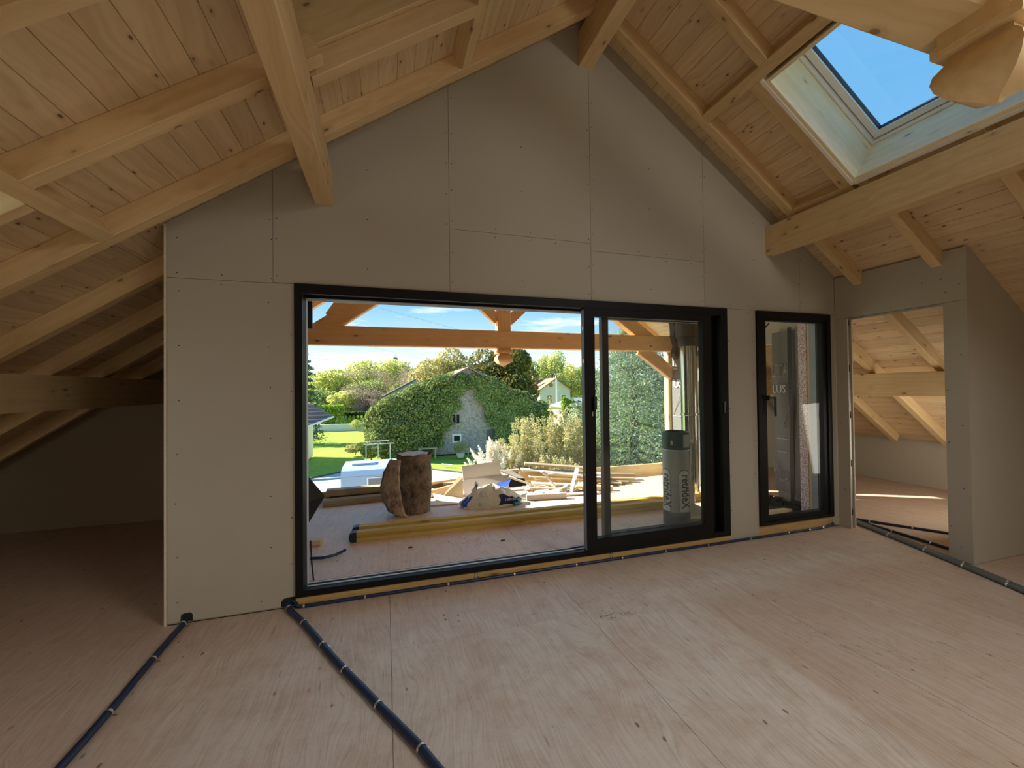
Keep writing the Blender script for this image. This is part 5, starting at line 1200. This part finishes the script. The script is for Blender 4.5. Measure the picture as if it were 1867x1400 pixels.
# -- caravan below the terrace
CARB = plain('caravan_blue_white', (.34, .46, .62), .45); CARD = plain('caravan_grey', (.20, .22, .22), .3); CARS = plain('caravan_stripe', (.10, .16, .30), .4)
cv = thing('caravan', (.05, 12.2, GZ), 'pale blue caravan parked below the terrace, partly hidden by the log', 'caravan')
cx0, cx1, cy0, cy1 = -1.16, 1.25, 11.9, 13.6
MB().prism([(cy0, GZ+.45), (cy1, GZ+.45), (cy1, -.78), (cy1-.12, -.64), (cy0+.35, -.62), (cy0+.10, -.68), (cy0, -.80)], cx0, cx1, 'X').build('body', CARB, cv)
MB().prism([(cy0-.015, -.78), (cy0+.09, -.665), (cy0+.09, -.68), (cy0-.01, -.82)], cx0, cx1, 'X').box(cx0, cx1, cy0-.02, cy0, -.84, -.81).build('roof_band', CARB, cv)
for a, b in ((-.92, -.30), (.1, .45), (.70, 1.0)): MB().box(a, b, 12.5, 13.0, -.63, -.56).build('roof_hatch', CARB, cv)
wn = MB().box(-.50, .30, cy0-.02, cy0, -1.13, -.86).build('window', WHITE, cv); MB().box(-.46, .26, cy0-.03, cy0-.02, -1.10, -.89).build('pane', CARD, wn)
lg = MB(); lg.tube([Vector((-.78+.07*math.cos(a), cy0-.008, -1.17+.07*math.sin(a))) for a in np.linspace(0, 2*math.pi, 13)], .008, 4)
lg.add([(-.95, cy0-.006, -1.10), (-.62, cy0-.006, -1.10), (-.68, cy0-.006, -1.18), (-.80, cy0-.006, -1.18)], [(0, 1, 2, 3)])
lg.tube([Vector(p) for p in ((-.70, cy0-.008, -1.24), (-.64, cy0-.008, -1.10), (-.54, cy0-.008, -1.10), (-.54, cy0-.008, -1.24), (-.70, cy0-.008, -1.24))], .008, 4)
lg.build('emblem', CARS, cv)
for x in (-.7, .8): MB().lathe([(.30, 0), (.30, .18)], 0, 0, 18).build('wheel', BLACK2, cv).matrix_basis = Matrix.Translation((x-.05, .5, .30)) @ Matrix.Rotation(math.pi/2, 4, 'Y')
MB().box(cx0+.02, cx1-.02, cy0+.02, cy1-.02, GZ+.30, GZ+.45).build('chassis', BLACK2, cv)

# -- buildings
nb = thing('neighbour_roof', (-5.0, 26, GZ), 'corner of a neighbouring brown tiled roof with pale gutter at the left edge', 'house')
MB().add([(-12, 26, .85), (-4.2, 26.0, .83), (-2.90, 25.6, .08), (-4.1, 24.6, -.38), (-12, 24.6, -.38)], [(0, 1, 2, 3, 4)]).build('tiled_roof', plain('brown_tile_plain', (.22, .17, .16), .8), nb)
for i in range(6):
    f_ = (i+.5)/6; a = Vector((-4.2, 26, .83)).lerp(Vector((-4.1, 24.6, -.38)), f_); b = Vector((-4.2, 26, .83)).lerp(Vector((-2.9, 25.6, .08)), min(1, f_*1.6)) if f_ < .62 else Vector((-2.90, 25.6, .08)).lerp(Vector((-4.1, 24.6, -.38)), (f_-.62)/.38)
    MB().tube([a+Vector((-7, 0, .02)), a+Vector((0, 0, .03)), b+Vector((0, 0, .02))], .04, 5).build('tile_course', plain('tile_course_dark', (.30, .24, .23), .8), nb)
MB().tube([Vector((-12, 24.55, -.42)), Vector((-4.1, 24.55, -.42)), Vector((-2.86, 25.58, .04))], .06, 6).build('gutter', WP, nb)
MB().box(-12, -4.9, 25.2, 32, GZ, -.45).build('walls', WP, nb)
gr = thing('grey_annex', (1.4, 38, GZ), 'grey roof end of a building showing above the ivy at left', 'building')
MB().prism([(-.1, .95), (2.6, 2.40), (2.75, 2.36), (2.6, 1.0), (.6, .6), (-.1, .80)], 38, 44, 'Y').build('gable_wall', plain('render_grey', (.42, .45, .46), .9), gr)
MB().prism([(-.25, .90), (2.62, 2.42), (2.60, 2.54), (-.28, 1.0)], 37.8, 44.2, 'Y').build('roof_edge', plain('dark_verge', (.10, .11, .12), .8), gr)
hs = house('grey_house', 25.6, 60, 2.6, GZ, 1.35, 3.05, 7, plain('house_render_grey', (.58, .55, .55), .9), TILER, 'far grey house with red roof, brown shutters and a round gable window', .5, .16)
for x in (24.6, 27.0): framed_window(hs, x, 60, -.75, .72, 1.25, WP, plain('shutter_brown', (.30, .17, .09), .8))
MB().prism([(24.9+.32*math.cos(a), 2.05+.32*math.sin(a)) for a in np.linspace(0, 2*math.pi, 13)[:-1]], 59.93, 59.99, 'Y').build('round_window', plain('shutter_brown', (.30, .17, .09)), hs)
MB().box(22.6, 23.2, 62, 62.6, 2.2, 3.6).build('chimney', TILER, hs)
gg = thing('garage', (21.8, 45, GZ), 'low cream garage with blue grey roof right of the far house', 'garage')
MB().box(20.4, 24.0, 45, 49, GZ, -.75).build('walls', plain('cream_render', (.78, .70, .56), .9), gg)
MB().add([(19.9, 44.7, -.72), (24.4, 44.7, -.72), (23.6, 47, .35), (21.9, 47, .35), (19.9, 49.3, -.72), (24.4, 49.3, -.72)], [(0, 1, 2, 3), (0, 3, 4), (1, 5, 2), (3, 2, 5, 4)]).build('hip_roof', SLATE, gg)
up = thing('utility_pole', (22.4, 52, GZ), 'pale concrete utility pole beside the far grey house', 'pole')
MB().box(22.32, 22.48, 51.94, 52.06, GZ, 2.9).build('mast', WP, up); MB().box(21.9, 22.9, 51.97, 52.03, 2.3, 2.38).box(22.5, 22.7, 51.9, 52.0, 1.2, 1.4).build('crossarm', WP, up)
for i, (a, b, sg) in enumerate((((-60, 40, 12), (22.4, 52, 2.8), 1.2), ((-20, 30, 12.5), (60, 62, 1.5), 1.4), ((22.4, 52, 2.7), (70, 46, 4.2), .8), ((-40, 36, 16), (22.0, 52, 2.4), 1.5))):
    a, b = Vector(a), Vector(b); tag(MB().tube([a.lerp(b, k/12)-Vector((0, 0, sg*4*(k/12)*(1-k/12))) for k in range(13)], .011, 4).build('overhead_wire', plain('wire_grey', (.35, .38, .42))), ['overhead wire crossing the sky from the left, lowest one', 'overhead wire crossing behind the orange tie beam', 'overhead wire running right from the utility pole', 'overhead wire crossing the sky from the left, upper one'][i], 'wire')
# distant ridge
hx = [-260+20*i for i in range(30)]; hp = [(x, 8+5*math.sin(x*.013+1)+2.2*math.sin(x*.05)) for x in hx]
MB().prism([(hx[0], -8)]+[(hx[-1], -8)]+hp[::-1], 396, 400, 'Y').build('distant_ridge', plain('ridge_blue', (.30, .42, .55), 1.0), kind='structure')
# tree belt closing the horizon, far behind
for i in range(22):
    x = -64+7.2*i; tree('belt_tree', x, 112+5*math.sin(i*2.3), 10, 4.9+1.6*math.sin(i*1.7), ['lime', 'green', 'gold', 'green'][i % 4], 'tree of the distant belt closing the horizon', 1300, .42, k=9, seed=200+i, group='distant belt of trees', branches=False)
